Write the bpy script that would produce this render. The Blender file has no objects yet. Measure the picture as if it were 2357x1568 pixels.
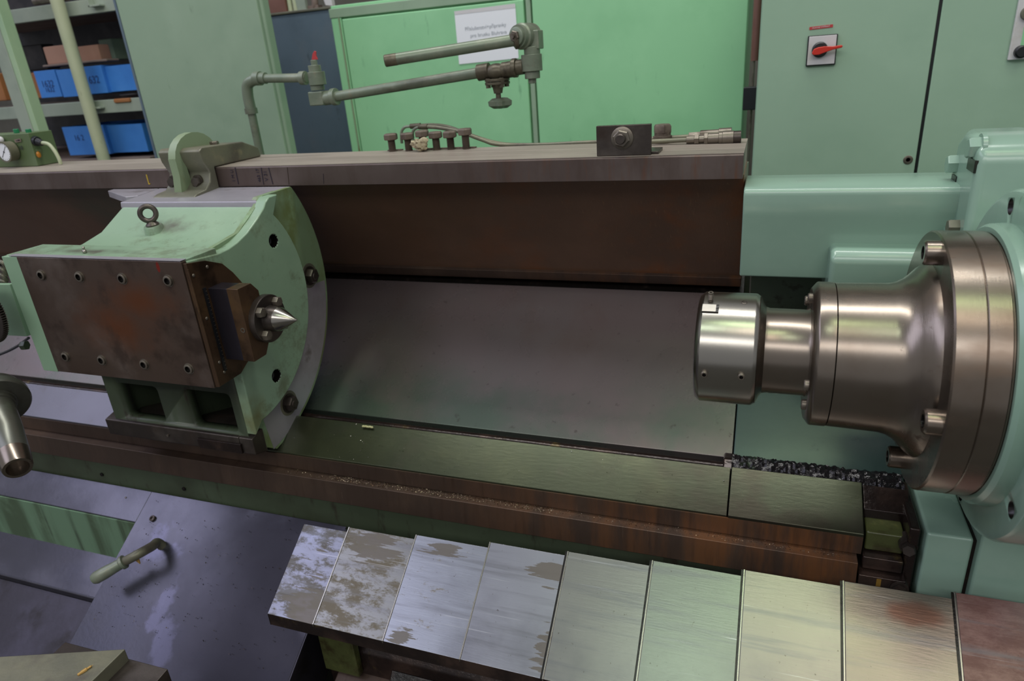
import bpy, bmesh, math, random
from mathutils import Vector, Matrix, Euler
random.seed(7)
PI = math.pi
CZ = 1.62                      # eye height above the floor; all coordinates below are measured from the eye
scn = bpy.context.scene
C = scn.collection
# ------------------------------------------------------------------ camera
Rv = Vector((0.94033569, 0.33207286, -0.07413776)); Uv = Vector((-0.06346045, 0.38523987, 0.92063186)); Fv = Vector((-0.33427768, 0.86099817, -0.38332829))
cam_d = bpy.data.cameras.new('camera'); cam = bpy.data.objects.new('camera', cam_d); C.objects.link(cam)
cam_d.sensor_width = 36; cam_d.lens = 36*1571/2357; cam_d.clip_start = .02; cam_d.clip_end = 60
cam.matrix_world = Matrix.Translation((0, 0, CZ)) @ Matrix((Rv, Uv, -Fv)).transposed().to_4x4()
cam_d.dof.use_dof = True; cam_d.dof.focus_distance = 1.35; cam_d.dof.aperture_fstop = 4.2
scn.camera = cam
# ------------------------------------------------------------------ world, light, exposure
scn.view_settings.view_transform = 'Standard'; scn.view_settings.look = 'None'
scn.view_settings.exposure = 0.10; scn.view_settings.gamma = 1; scn.view_settings.use_curve_mapping = False
w = bpy.data.worlds.new('world'); scn.world = w; w.use_nodes = True
wb = w.node_tree.nodes['Background']; wb.inputs[0].default_value = (.95, .96, 1, 1); wb.inputs[1].default_value = .30
def area(name, loc, size, power, col, target=None):
    d = bpy.data.lights.new(name, 'AREA'); d.shape = 'RECTANGLE'; d.size, d.size_y = size; d.energy = power; d.color = col
    o = bpy.data.objects.new(name, d); C.objects.link(o); o.location = (loc[0], loc[1], loc[2]+CZ)
    if target:
        v = Vector(target)-Vector(loc); o.rotation_euler = v.to_track_quat('-Z', 'Y').to_euler()
    return o
area('high_bay_lamp', (-.42, -1.5, 4.3), (.95, .9), 14, (.80, 1, .76))
area('high_bay_lamp', (1.0, -.35, 4.3), (1.9, .55), 20, (.74, 1, .58))
area('warm_bay_lamp', (1.45, -1.7, 4.4), (1.7, 1.3), 24, (1, .86, .74))
area('window_band', (0, -5.5, 4.4), (10, 1.3), 190, (1, .985, .97), (0, 1.2, -.6))
area('skylight', (-6.2, -.6, 4.4), (6.5, 3.6), 140, (.75, .76, 1), (-4.2, .2, -1))
area('background_fill_light', (-.8, 1.9, 4.2), (4.6, .5), 120, (1, 1, .96), (-.8, 3.2, 0))  # unseen fill light, added to brighten the lockers behind the lathe
# ------------------------------------------------------------------ turning picture points into places at a known depth
def ray(x, y): return Fv + Rv*((x-1178.5)/1571) - Uv*((y-784)/1571)
def PY(x, y, Y): d = ray(x, y); return d*(Y/d.y)
def PX(x, y, X): d = ray(x, y); return d*(X/d.x)
def PZ(x, y, Z): d = ray(x, y); return d*(Z/d.z)
# ------------------------------------------------------------------ materials
def lin(c):
    return tuple((v/12.92 if v <= .04045 else ((v+.055)/1.055)**2.4) for v in c)
def hexc(h): return lin(tuple(int(h[i:i+2], 16)/255 for i in (0, 2, 4)))
def mat(name, base, rough=.5, metal=0., layers=(), bump=None, spec=.5, coat=0, rvar=.0):
    """layers: (colour hex, noise scale, (stretch), lo, hi, opts) mixed over the base, each where its noise lies above lo..hi"""
    m = bpy.data.materials.new(name); m.use_nodes = True; nt = m.node_tree; N = nt.nodes; L = nt.links
    b = N['Principled BSDF']; b.inputs['Roughness'].default_value = rough; b.inputs['Metallic'].default_value = metal
    b.inputs['Specular IOR Level'].default_value = spec; b.inputs['Coat Weight'].default_value = coat; b.inputs['Coat Roughness'].default_value = .15
    geo = N.new('ShaderNodeNewGeometry')
    def math_(op, a, c=None):
        n = N.new('ShaderNodeMath'); n.operation = op
        for i, v in enumerate((a, c)):
            if v is None: continue
            if hasattr(v, 'links'): L.new(v, n.inputs[i])
            else: n.inputs[i].default_value = v
        return n.outputs[0]
    def noise(scale, st, det=5, dist=0, off=0, nr=.6):
        mp = N.new('ShaderNodeMapping'); mp.inputs['Scale'].default_value = st; mp.inputs['Location'].default_value = (off, off*.7, off*1.3)
        L.new(geo.outputs['Position'], mp.inputs['Vector'])
        n = N.new('ShaderNodeTexNoise'); n.inputs['Scale'].default_value = scale; n.inputs['Detail'].default_value = det; n.inputs['Roughness'].default_value = nr
        n.inputs['Distortion'].default_value = dist
        L.new(mp.outputs[0], n.inputs['Vector']); return n.outputs['Fac']
    def ramp(v, lo, hi):
        n = N.new('ShaderNodeMapRange'); n.interpolation_type = 'SMOOTHSTEP'; L.new(v, n.inputs['Value'])
        n.inputs['From Min'].default_value = lo; n.inputs['From Max'].default_value = hi; return n.outputs[0]
    col = None; cur = (*hexc(base), 1); rsum = None; msum = None
    sep = None
    for k, ly in enumerate(layers):
        c, sc, st, lo, hi = ly[:5]; o = ly[5] if len(ly) > 5 else {}
        f = ramp(noise(sc, st, o.get('det', 5), o.get('dist', 0), off=k*3.17+o.get('off', 0), nr=o.get('nr', .6)), lo, hi)
        if 'grad' in o:
            for ax, a, bb in o['grad']:
                if sep is None:
                    sep = N.new('ShaderNodeSeparateXYZ'); L.new(geo.outputs['Position'], sep.inputs[0])
                f = math_('MULTIPLY', f, ramp(sep.outputs['XYZ'.index(ax)], a, bb) if a < bb else math_('SUBTRACT', 1, ramp(sep.outputs['XYZ'.index(ax)], bb, a)))
        if 'blobs' in o:
            tot = None
            for (cx, cy, cz, rx, ry, rz) in o['blobs']:
                mp = N.new('ShaderNodeMapping'); mp.vector_type = 'TEXTURE'; mp.inputs['Location'].default_value = (cx, cy, cz+CZ); mp.inputs['Scale'].default_value = (rx, ry, rz)
                L.new(geo.outputs['Position'], mp.inputs['Vector'])
                ln = N.new('ShaderNodeVectorMath'); ln.operation = 'LENGTH'; L.new(mp.outputs[0], ln.inputs[0])
                e = math_('SUBTRACT', .9+.5*o.get('bamp', .7), math_('ADD', ln.outputs['Value'], math_('MULTIPLY', noise(o.get('bn', 18), o.get('bst', (1, 1, 1)), 9, off=11), o.get('bamp', .7))))
                e = ramp(e, 0, o.get('soft', .25))
                tot = e if tot is None else math_('MAXIMUM', tot, e)
            f = math_('MULTIPLY', f, tot)
        f = math_('MULTIPLY', f, o.get('amt', 1.))
        mx = N.new('ShaderNodeMix'); mx.data_type = 'RGBA'; L.new(f, mx.inputs['Factor'])
        if col is None: mx.inputs[6].default_value = cur
        else: L.new(col, mx.inputs[6])
        mx.inputs[7].default_value = (*hexc(c), 1); col = mx.outputs[2]
        if 'rough' in o: 
            t = math_('MULTIPLY', f, o['rough']-rough); rsum = t if rsum is None else math_('ADD', rsum, t)
        if 'metal' in o:
            t = math_('MULTIPLY', f, o['metal']-metal); msum = t if msum is None else math_('ADD', msum, t)
    if col is None: b.inputs['Base Color'].default_value = cur
    else: L.new(col, b.inputs['Base Color'])
    if rvar:
        t = math_('MULTIPLY', math_('SUBTRACT', noise(6, (1, 1, 1), 4, off=5), .5), rvar*2); rsum = t if rsum is None else math_('ADD', rsum, t)
    if rsum is not None:
        n = N.new('ShaderNodeMath'); n.use_clamp = True; n.operation = 'ADD'; n.inputs[1].default_value = rough; L.new(rsum, n.inputs[0]); L.new(n.outputs[0], b.inputs['Roughness'])
    if msum is not None:
        n = N.new('ShaderNodeMath'); n.use_clamp = True; n.operation = 'ADD'; n.inputs[1].default_value = metal; L.new(msum, n.inputs[0]); L.new(n.outputs[0], b.inputs['Metallic'])
    if bump:
        bs, bst, bstr = bump
        bn = N.new('ShaderNodeBump'); bn.inputs['Strength'].default_value = bstr; bn.inputs['Distance'].default_value = .002
        L.new(noise(bs, bst, 3), bn.inputs['Height']); L.new(bn.outputs[0], b.inputs['Normal'])
    return m
G = {}
V3 = (1, 1, 1)
def paint(name, base, dark, hi, rough=.38, dirt='4a4a38', d=.0, **k):
    return mat(name, base, rough, 0, [(dark, 2.5, V3, .42, .72), (hi, 5, V3, .5, .8, {'amt': .6}), (dirt, 22, (1, 1, .3), .66-d, .80-d, {'amt': .75, 'rough': .6})], bump=(60, V3, .08), rvar=.08, **k)
G['green'] = paint('machine_green_paint', '8cab8f', '7fa186', '98b598', coat=.15)
G['green_head'] = paint('headstock_green_enamel', '8aa797', '7e9b8b', '95b1a1', rough=.25, coat=.4)
G['green_tail'] = mat('tailstock_green_paint', '86a187', .38, 0, [('93ad91', 4, V3, .45, .75), ('5b5a42', 9, (1, 1, 1), .50, .66, {'amt': .55, 'nr': .75, 'det': 8, 'grad': [('Z', 1.345, 1.27)]}), ('5f6b4a', 14, (1, 1, .12), .56, .72, {'amt': .8, 'grad': [('Z', 1.02, .80)], 'rough': .5}),
     ('6a6434', 8, V3, .3, .6, {'blobs': [(-1.13, 1.14, -.79, .1, .08, .15)], 'soft': .9, 'amt': .8}),
     ('565048', 12, V3, .3, .6, {'blobs': [(-1.37, 1.27, -.31, .12, .04, .05), (-1.42, 1.10, -.34, .22, .03, .04)], 'soft': .9, 'amt': .9, 'bamp': 1.6}),
     ('3c4038', 30, V3, .66, .76, {'amt': .8})], bump=(50, V3, .12), rvar=.1, coat=.1)
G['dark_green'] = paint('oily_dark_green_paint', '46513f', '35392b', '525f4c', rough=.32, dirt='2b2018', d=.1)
G['locker'] = paint('light_green_locker_paint', '93cd9d', '88c393', '9ed6a7', rough=.5, dirt='6fa67c', d=.03)
G['cab'] = paint('control_cabinet_green_paint', '98b59e', '8dac95', 'a1bda6', rough=.45, dirt='6c8c78')
G['tallcab'] = paint('dull_green_cabinet_paint', '8fa68e', '859d86', '99af98', rough=.5, dirt='6b7f6a', d=.02)
G['bluecab'] = paint('dusty_blue_cabinet_paint', '5d6e7c', '4c5c68', '74767a', rough=.5, dirt='3a444a', d=.04)
G['shelfpaint_lit'] = paint('lit_green_rack_paint', 'a3bd98', '8fae8c', 'b5c8a8', rough=.5)
G['shelfgrey'] = paint('grey_rack_and_shaded_post_paint', '9aa596', '808c80', 'b0b8a6', rough=.5)
G['pipeivory'] = paint('ivory_pipe_paint', 'b2b899', 'a0ab8c', 'c2c6aa', rough=.45)
G['rust_face'] = mat('rusty_brown_steel_face', '4a3c34', .42, .45, [('5c4a3e', 6, (1, 1, .5), .45, .75), ('6f4626', 7, (2, 1, .35), .38, .62, {'grad': [('X', -.9, .2)], 'amt': .85, 'metal': .15}), ('3a2a20', 16, (4, 1, .3), .5, .75, {'amt': .5}), ('8a7565', 40, (6, 1, .3), .66, .78, {'amt': .5})], bump=(80, (2, 1, .5), .15), rvar=.1)
G['panel'] = mat('oil_stained_brown_panel', '5c4638', .34, .15, [('6a5040', 3, V3, .4, .7), ('7a4520', 4, (1, 1, .6), .45, .68, {'grad': [('X', -1.1, -.1)], 'metal': .1}), ('8a6a4c', 60, (5, 1, .25), .60, .75, {'grad': [('X', -.9, -.1)], 'amt': .6}), ('3a4436', 2, V3, .45, .7, {'grad': [('X', -.6, -1.1)], 'amt': .7})], bump=(90, (3, 1, .4), .2), rvar=.1)
G['plate'] = mat('oily_grey_steel_plate', '7d7171', .28, .7, [('7b7373', 3, V3, .4, .7), ('75645f', 5, (1, 1, .4), .5, .8, {'amt': .6}), ('606c62', 2.2, V3, .4, .65, {'grad': [('Z', .90, .78)]}), ('453c3a', 40, V3, .64, .72, {'amt': .5})], bump=(150, (1, .3, .3), .06), rvar=.06)  # greener lower part is a reflection put into the colour
G['way'] = mat('oily_olive_steel_way', '64636a', .27, .75, [('434838', 2, V3, .1, .3, {'grad': [('X', -1.6, -1.0)]}), ('50543f', 4, V3, .45, .75, {'grad': [('X', -1.6, -1.0)]}), ('4f4b42', 6, V3, .55, .75, {'amt': .7}), ('3a2f2a', 5, V3, .4, .6, {'grad': [('X', -.5, 0.05)], 'amt': .6}), ('cfcfc4', 130, V3, .76, .79, {'amt': .8})], bump=(160, (.3, 1, 1), .06), rvar=.06)
G['rail_top'] = mat('dusty_rail_top', '94897f', .5, .25, [('a69b90', 8, (.3, 1, 1), .4, .7), ('7d736b', 14, (.2, 1, 1), .52, .7, {'amt': .7})], bump=(120, (.3, 1, 1), .08))
G['rail_face'] = mat('brown_rail_face', '5d504c', .42, .45, [('6c605c', 4, V3, .4, .7), ('4a3931', 9, (2, 1, .5), .45, .75, {'amt': .5}), ('6d4630', 20, (3, 1, .3), .52, .7, {'grad': [('X', -.9, 0)], 'amt': .6})], bump=(100, (2, 1, .5), .12), rvar=.08)
G['black_oil'] = mat('black_oily_gap', '14110f', .25, .2, [('2b2320', 20, V3, .5, .7)], bump=(90, V3, .3))
G['oily'] = mat('black_oily_or_shaded_steel', '2a211f', .22, .45, [('4a3a33', 9, V3, .45, .7), ('6a5a34', 12, V3, .60, .72, {'amt': .6})], bump=(70, V3, .4))
G['steel'] = mat('turned_steel', '8a8076', .26, .95, [('7c6f63', 5, V3, .4, .7), ('6b5545', 9, (.35, 1, 1), .52, .72, {'amt': .6, 'metal': .6, 'rough': .4}), ('55443a', 34, (.6, 1, 1), .64, .74, {'amt': .6, 'rough': .5})], bump=(260, (2.5, .2, .2), .05), rvar=.06)
G['steel_light'] = mat('bright_ground_steel', 'a5a199', .24, 1, [('a39d95', 8, (.3, 1, 1), .45, .7), ('7d6c5e', 20, (.3, 1, 1), .62, .76, {'amt': .6})], bump=(300, (3, .2, .2), .05), rvar=.05)
G['steel_dark'] = mat('dark_worn_steel', '4f4844', .36, .8, [('6a625c', 8, V3, .45, .7), ('35261e', 10, V3, .5, .72, {'amt': .8, 'metal': .3})], bump=(90, V3, .12), rvar=.08)
G['bolt'] = mat('grey_bolt_steel', '7c746a', .38, .7, [('5a5048', 20, V3, .45, .7), ('8e867a', 40, V3, .6, .75)], bump=(120, V3, .1))
G['bolt_dusty'] = mat('dusty_brown_bolt_steel', '6e6258', .55, .35, [('544840', 25, V3, .45, .7), ('8c8072', 40, V3, .6, .75)], bump=(120, V3, .1))
G['slab'] = mat('lavender_grey_slideway', 'bcb8c2', .36, .6, [('a5a0a8', 6, (.4, 1, 1), .45, .7), ('6e6660', 14, (.4, 1, 1), .58, .74, {'amt': .7})], bump=(120, (.4, 1, 1), .06))
G['housing'] = mat('brown_stained_steel_plate', '574840', .36, .5, [('71645e', 5, V3, .48, .75), ('5c3012', 7, V3, .15, .45, {'blobs': [(-1.36, 1.04, -.50, .21, .1, .12), (-1.27, 1.04, -.43, .2, .1, .09)], 'soft': 1.0, 'metal': .15, 'amt': .9}), ('2f221c', 12, V3, .5, .7, {'amt': .75, 'metal': .3}), ('8a2a20', 9, V3, .1, .3, {'blobs': [(-1.185, 1.04, -.352, .006, .05, .014)], 'amt': .9})], bump=(80, V3, .1), rvar=.1)
G['block'] = mat('dark_ground_block', '494550', .30, .8, [('3a3434', 6, (1, 1, .4), .45, .7), ('5d4a38', 9, (1, 1, .3), .56, .75, {'amt': .7, 'metal': .4})], bump=(160, (3, 1, .3), .08))
G['brownblock'] = mat('brown_oiled_block', '5a4535', .34, .6, [('70563c', 7, V3, .45, .7), ('35281f', 11, V3, .5, .7)], bump=(80, V3, .1))
G['bracket'] = mat('grey_green_casting', '6b6a5c', .42, .3, [('7d7a66', 7, V3, .4, .7), ('58504a', 10, V3, .5, .7, {'amt': .8}), ('9a8f70', 16, V3, .62, .78, {'amt': .6})], bump=(60, V3, .25))
G['rib'] = paint('worn_green_rib_paint', '87977a', '72825f', '9aa88a', dirt='6a5a30', d=.08)
G['pipe'] = mat('grey_green_pipe_paint', '75806f', .36, .25, [('8b9080', 10, V3, .45, .7), ('5c5c50', 16, (.4, 1, 1), .5, .7, {'amt': .8}), ('8c8470', 30, V3, .6, .75, {'amt': .6})], bump=(80, V3, .15), rvar=.08)
G['valve'] = mat('dirty_bronze_valve', '5a5346', .42, .45, [('6f6a5a', 16, V3, .4, .7), ('37302a', 20, V3, .5, .7)], bump=(70, V3, .3))
G['sheet'] = mat('oily_sheet_steel_lavender_sheen', '504f58', .27, .8, [('65646f', 3, V3, .4, .7), ('50505c', 4, V3, .5, .7, {'amt': .8}), ('74738a', 5, V3, .2, .4, {'blobs': [(-1.40, .97, -1.24, .03, .1, .05), (-1.36, .90, -1.28, .035, .1, .04), (-1.33, .86, -1.30, .028, .1, .06), (-1.50, 1.06, -1.16, .09, .1, .04)], 'soft': .5, 'rough': .24, 'bamp': 3, 'bn': 16, 'amt': .5}), ('2e2a34', 70, V3, .70, .76, {'amt': .8}), ('27252c', 3, V3, .3, .5, {'grad': [('X', -1.5, -1.1)], 'amt': .85, 'rough': .42})], bump=(90, V3, .08), rvar=.08)  # pale lavender blobs are skylight reflections painted into the colour
G['sheetdark'] = mat('dark_oily_floor_sheet', '38353d', .34, .6, [('484552', 4, V3, .45, .7), ('2a2628', 9, V3, .5, .7), ('b8b8c0', 140, V3, .77, .79, {'amt': .7})], bump=(80, V3, .12), rvar=.08)
G['black'] = mat('black_plastic', '17181b', .4)
G['blackrub'] = mat('black_cable_rubber', '1c1e24', .35)
G['white'] = mat('white_enamel_plate', 'cfcccf', .4, 0, [('bdb6b0', 9, V3, .5, .75)])
G['red'] = mat('red_handle_plastic', 'c62a1a', .35)
G['redlabel'] = mat('red_engraved_label', 'b83a3c', .5)
G['paper'] = mat('white_paper_sheet', 'e9ebf2', .7)
G['sleeve'] = mat('clear_plastic_pocket', 'cfdfd8', .15)
G['ink'] = mat('faint_grey_ink', '9da3ab', .8)
G['marker'] = mat('black_marker_ink', '2c2634', .7)
G['marker_blue'] = mat('dark_blue_marker_ink', '1e3a78', .7)
G['chalk'] = mat('yellow_paint_mark', 'c0a43a', .7)
G['blue'] = paint('blue_painted_bin', '3f86d8', '2f72c4', '5a97e0', rough=.5, dirt='2a5aa0')
G['cardboard'] = paint('pinkish_cardboard', 'b98f7c', 'a87d68', 'c79d8a', rough=.8, dirt='8c6a58')
G['orange'] = paint('orange_brown_box_board', '9c683c', '85512c', 'ab784a', rough=.7, dirt='6a4020')
G['darkstuff'] = mat('dark_stored_metal', '26262a', .5, .3, [('3c3a3c', 9, V3, .45, .7)])
G['plank'] = mat('greyish_brown_board', '75655e', .7, 0, [('8a7a70', 8, (.3, 1, 1), .4, .7)])
G['redbrown'] = paint('red_brown_conduit_paint', '7a564c', '6a463c', '8a665a', rough=.5)
G['brass'] = mat('orange_oil_glass', 'c8801c', .15)
G['brass'].node_tree.nodes['Principled BSDF'].inputs['Transmission Weight'].default_value = .3
G['knobgreen'] = mat('green_cap_plastic', '1f7a50', .4)
G['gaugegreen'] = paint('olive_green_oiler_paint', '5f7050', '52643f', '6e7f60', rough=.45, dirt='3f4a30', d=.05)
G['rag'] = mat('off_white_cotton_waste', 'aa9f84', .9, 0, [('857a62', 60, V3, .45, .6)], bump=(90, V3, .6))
G['chip'] = mat('bright_metal_chips', '9a8c78', .3, .8, [('5a4430', 60, V3, .4, .6)])
G['wax'] = mat('pale_yellow_crumb', 'b6b486', .7)
G['leaf'] = mat('dry_tan_shaving', 'b58f4e', .45, .1)
G['mudblack'] = mat('wet_black_swarf', '211e20', .2, .3, [('5a5a60', 60, V3, .6, .72, {'amt': .9}), ('3f5a34', 12, V3, .6, .7, {'amt': .6})], bump=(110, V3, .9))
G['oilgreen'] = mat('oil_soaked_green_paint', '474c2c', .25, .0, [('2a2012', 9, V3, .4, .6), ('5f6238', 14, V3, .58, .72)], bump=(50, V3, .3))
G['wall'] = mat('dim_plaster_wall', '5c5a52', .9, 0, [('4c4a42', 1.5, V3, .4, .7)])
G['floor'] = mat('stained_concrete_floor', '4a4844', .7, 0, [('383632', 3, V3, .4, .7)], bump=(40, V3, .2))
G['wetgreen'] = paint('oily_dull_green_plate_paint', '485e57', '3c524b', '526960', rough=.24, dirt='33403c', coat=.2)
G['flange'] = mat('olive_worn_flange_paint', '7c9272', .36, 0, [('6d7a4c', 7, (1, 1, .6), .4, .65), ('8aa884', 9, V3, .5, .7), ('5a522e', 14, (1, 1, .3), .58, .74, {'amt': .8})], bump=(50, V3, .12))
G['dirtygreen'] = mat('grimy_streaked_green_paint', '6d8a70', .45, 0, [('4a5a44', 9, (1, 1, .10), .42, .62, {'amt': .9}), ('33382c', 13, (1.4, 1, .12), .56, .70, {'amt': .8}), ('7c9a7e', 5, V3, .55, .8)], bump=(50, V3, .1))
G['sleevemetal'] = mat('grey_green_oxide_steel', '6f7068', .33, .7, [('5c5a50', 8, V3, .45, .7), ('7c7f76', 20, V3, .6, .75)], bump=(90, V3, .06))
G['yellowstain'] = mat('thin_yellow_stain', '8a6a2c', .4)
def tray_mat(name, base, mottle, lo, hi, blobs=(), extra=(), metal=.9, rough=.3):
    L = [(mottle, 22, (.6, 1.3, 1.3), lo, hi, {'metal': .35, 'rough': .4, 'amt': .85, 'det': 12, 'nr': .78}), ('77777c', 34, (.07, 1.3, 1.3), .5, .68, {'amt': .55}), ('6a6a70', 3.5, (1, 1, 1), .5, .75, {'amt': .5}), ('c6c6ca', 90, (.03, 1.5, 1.5), .62, .74, {'amt': .6}), ('544c44', 120, V3, .66, .74, {'amt': .7})]
    if blobs: L.append(('625b53', 5, V3, -.1, .0, {'blobs': blobs, 'soft': .08, 'rough': .36, 'metal': .5, 'bst': (.25, 2.5, 2.5), 'bn': 30, 'bamp': 4.5, 'amt': .9}))
    L += list(extra)
    return mat(name, base, rough, metal, L, bump=(240, (.12, 1.2, 1.2), .1), rvar=.05)
TR = [
 tray_mat('mottled_brown_cover_steel', '868894', '4c4535', .45, .56, [(-.93, 1.0, -.98, .06, .035, .05), (-.90, .93, -1.1, .055, .05, .05)], [('9da3b8', 5, V3, .3, .5, {'blobs': [(-.945, 1.05, -1.0, .05, .035, .04)], 'soft': .8, 'amt': .6})]),  # bluish blob is a painted highlight near the plate's top
 tray_mat('pitted_rusty_cover_steel', '8a8a88', '554a34', .45, .56, [(-.80, 1.06, -1.01, .07, .035, .05)]),
 tray_mat('light_spotted_cover_steel', '9fa2ac', '6a5f4c', .57, .66, [(-.62, 1.07, -1.0, .055, .014, .03), (-.66, .912, -1.105, .035, .012, .02)]),
 tray_mat('pale_stained_cover_steel', '9c9da6', '79756e', .62, .70, [(-.37, 1.07, -1.0, .045, .02, .03), (-.345, .94, -1.08, .03, .045, .04)]),
 tray_mat('grey_brushed_cover_steel', '8d8d89', '6e6a5e', .70, .78),
 tray_mat('greenish_brushed_cover_steel', '858a83', '5f5a50', .72, .79),
 tray_mat('brushed_cover_steel', '958f88', '6c625a', .72, .80),
 tray_mat('warm_brushed_cover_steel', '92897f', '7a6656', .68, .8, (), [('8a5a4a', 9, (.5, 1, 1), .3, .6, {'blobs': [(.30, 1.10, -.98, .07, .03, .05)], 'soft': .5, 'amt': .7})]),
 tray_mat('reddish_brown_cover_steel', '8c706a', '6a4a44', .35, .6, rough=.42, metal=.6),
]
# ------------------------------------------------------------------ mesh building
class B:
    def __init__(s): s.bm = bmesh.new()
    def box(s, x0, x1, y0, y1, z0, z1):
        v = [s.bm.verts.new((x, y, z)) for x in (x0, x1) for y in (y0, y1) for z in (z0, z1)]
        for f in ((0, 1, 3, 2), (4, 6, 7, 5), (0, 4, 5, 1), (2, 3, 7, 6), (0, 2, 6, 4), (1, 5, 7, 3)): s.bm.faces.new([v[i] for i in f])
        return s
    def obox(s, c, ax, ay, az):          # centre and three half axes
        c, ax, ay, az = map(Vector, (c, ax, ay, az))
        v = [s.bm.verts.new(c+ax*i+ay*j+az*k) for i in (-1, 1) for j in (-1, 1) for k in (-1, 1)]
        for f in ((0, 1, 3, 2), (4, 6, 7, 5), (0, 4, 5, 1), (2, 3, 7, 6), (0, 2, 6, 4), (1, 5, 7, 3)): s.bm.faces.new([v[i] for i in f])
        return s
    def prism(s, pts, d):                # polygon of 3D points pushed along d
        d = Vector(d); a = [s.bm.verts.new(Vector(p)) for p in pts]; b = [s.bm.verts.new(Vector(p)+d) for p in pts]
        n = len(pts); s.bm.faces.new(a[::-1]); s.bm.faces.new(b)
        for i in range(n): s.bm.faces.new((a[i], a[(i+1) % n], b[(i+1) % n], b[i]))
        return s
    def px(s, prof, x0, x1): return s.prism([(x0, y, z) for y, z in prof], (x1-x0, 0, 0))
    def rev(s, o, ax, prof, n=32, caps=True):    # revolve (t along axis, radius)
        o = Vector(o); ax = Vector(ax).normalized(); u = ax.orthogonal().normalized(); v = ax.cross(u); rings = []
        for t, r in prof:
            if r < 1e-6: rings.append([s.bm.verts.new(o+ax*t)])
            else: rings.append([s.bm.verts.new(o+ax*t+(u*math.cos(2*PI*i/n)+v*math.sin(2*PI*i/n))*r) for i in range(n)])
        for a, b in zip(rings, rings[1:]):
            for i in range(n):
                j = (i+1) % n
                if len(a) == 1 and len(b) == 1: continue
                if len(a) == 1: s.bm.faces.new((a[0], b[j], b[i]))
                elif len(b) == 1: s.bm.faces.new((a[i], a[j], b[0]))
                else: s.bm.faces.new((a[i], a[j], b[j], b[i]))
        if caps:
            if len(rings[0]) > 1: s.bm.faces.new(rings[0][::-1])
            if len(rings[-1]) > 1: s.bm.faces.new(rings[-1])
        return s
    def cyl(s, a, b, r, r2=None, n=24):
        a, b = Vector(a), Vector(b); return s.rev(a, b-a, [(0, r), ((b-a).length, r if r2 is None else r2)], n)
    def hexa(s, a, ax, r, h, ch=.12):
        return s.rev(a, ax, [(0, r), (h*(1-ch*2), r), (h, r*.86)], 6)
    def tube(s, pts, r, n=12, sm=6):
        P_ = [Vector(p) for p in pts]
        if sm and len(P_) > 2:           # Catmull-Rom
            Q = []
            for i in range(len(P_)-1):
                p0, p1, p2, p3 = P_[max(i-1, 0)], P_[i], P_[i+1], P_[min(i+2, len(P_)-1)]
                for k in range(sm):
                    t = k/sm; Q.append(.5*((2*p1)+(p2-p0)*t+(2*p0-5*p1+4*p2-p3)*t*t+(3*p1-p0-3*p2+p3)*t**3))
            P_ = Q+[P_[-1]]
        up = Vector((0, 0, 1)); rings = []; T0 = (P_[1]-P_[0]).normalized(); u = T0.orthogonal().normalized()
        for i, p in enumerate(P_):
            T = (P_[min(i+1, len(P_)-1)]-P_[max(i-1, 0)]).normalized(); u = (u-T*u.dot(T)).normalized(); v = T.cross(u)
            rr = r[min(i, len(r)-1)] if isinstance(r, (list, tuple)) else r
            rings.append([s.bm.verts.new(p+(u*math.cos(2*PI*k/n)+v*math.sin(2*PI*k/n))*rr) for k in range(n)])
        for a, b in zip(rings, rings[1:]):
            for k in range(n): s.bm.faces.new((a[k], a[(k+1) % n], b[(k+1) % n], b[k]))
        s.bm.faces.new(rings[0][::-1]); s.bm.faces.new(rings[-1]); return s
    def torus(s, c, ax, R, r, n=32, m=12):
        c = Vector(c); ax = Vector(ax).normalized(); u = ax.orthogonal().normalized(); v = ax.cross(u); g = []
        for i in range(n):
            d = u*math.cos(2*PI*i/n)+v*math.sin(2*PI*i/n)
            g.append([s.bm.verts.new(c+d*(R+r*math.cos(2*PI*k/m))+ax*r*math.sin(2*PI*k/m)) for k in range(m)])
        for i in range(n):
            for k in range(m): s.bm.faces.new((g[i][k], g[(i+1) % n][k], g[(i+1) % n][(k+1) % m], g[i][(k+1) % m]))
        return s
    def ball(s, c, r, sc=(1, 1, 1), n=2):
        M = Matrix.Translation(Vector(c)) @ Matrix.Diagonal((*[r*k for k in sc], 1)); bmesh.ops.create_icosphere(s.bm, subdivisions=n, radius=1, matrix=M); return s
WL = {}
def obj(name, b, m, parent=None, bev=0, ang=35, label=None, kind=None, seg=2):
    bm = b.bm; bmesh.ops.recalc_face_normals(bm, faces=bm.faces)
    off = Vector((0, 0, CZ)) - (WL[parent.name] if parent else Vector((0, 0, 0)))
    bmesh.ops.translate(bm, verts=bm.verts, vec=off)
    for f in bm.faces: f.smooth = True
    for e in bm.edges: e.smooth = len(e.link_faces) == 2 and e.calc_face_angle(0) < math.radians(ang)
    me = bpy.data.meshes.new(name); bm.to_mesh(me); bm.free(); me.materials.append(G[m] if isinstance(m, str) else m)
    o = bpy.data.objects.new(name, me); C.objects.link(o); o.parent = parent
    WL[o.name] = WL[parent.name] if parent else Vector((0, 0, 0))
    if bev:
        md = o.modifiers.new('edge', 'BEVEL'); md.width = bev; md.segments = seg; md.limit_method = 'ANGLE'; md.angle_limit = math.radians(35); md.harden_normals = True
    if label: o['label'] = label
    if kind: o['kind'] = kind
    return o
def thing(name, label, cat, loc, group=None):
    o = bpy.data.objects.new(name, None); C.objects.link(o); o.empty_display_size = .05
    o.location = (loc[0], loc[1], loc[2]+CZ); o['label'] = label; o['category'] = cat
    if group: o['group'] = group
    WL[o.name] = Vector(o.location); return o
def tag(o, label, cat, group=None):
    o['label'] = label; o['category'] = cat
    if group: o['group'] = group
    return o
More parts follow.
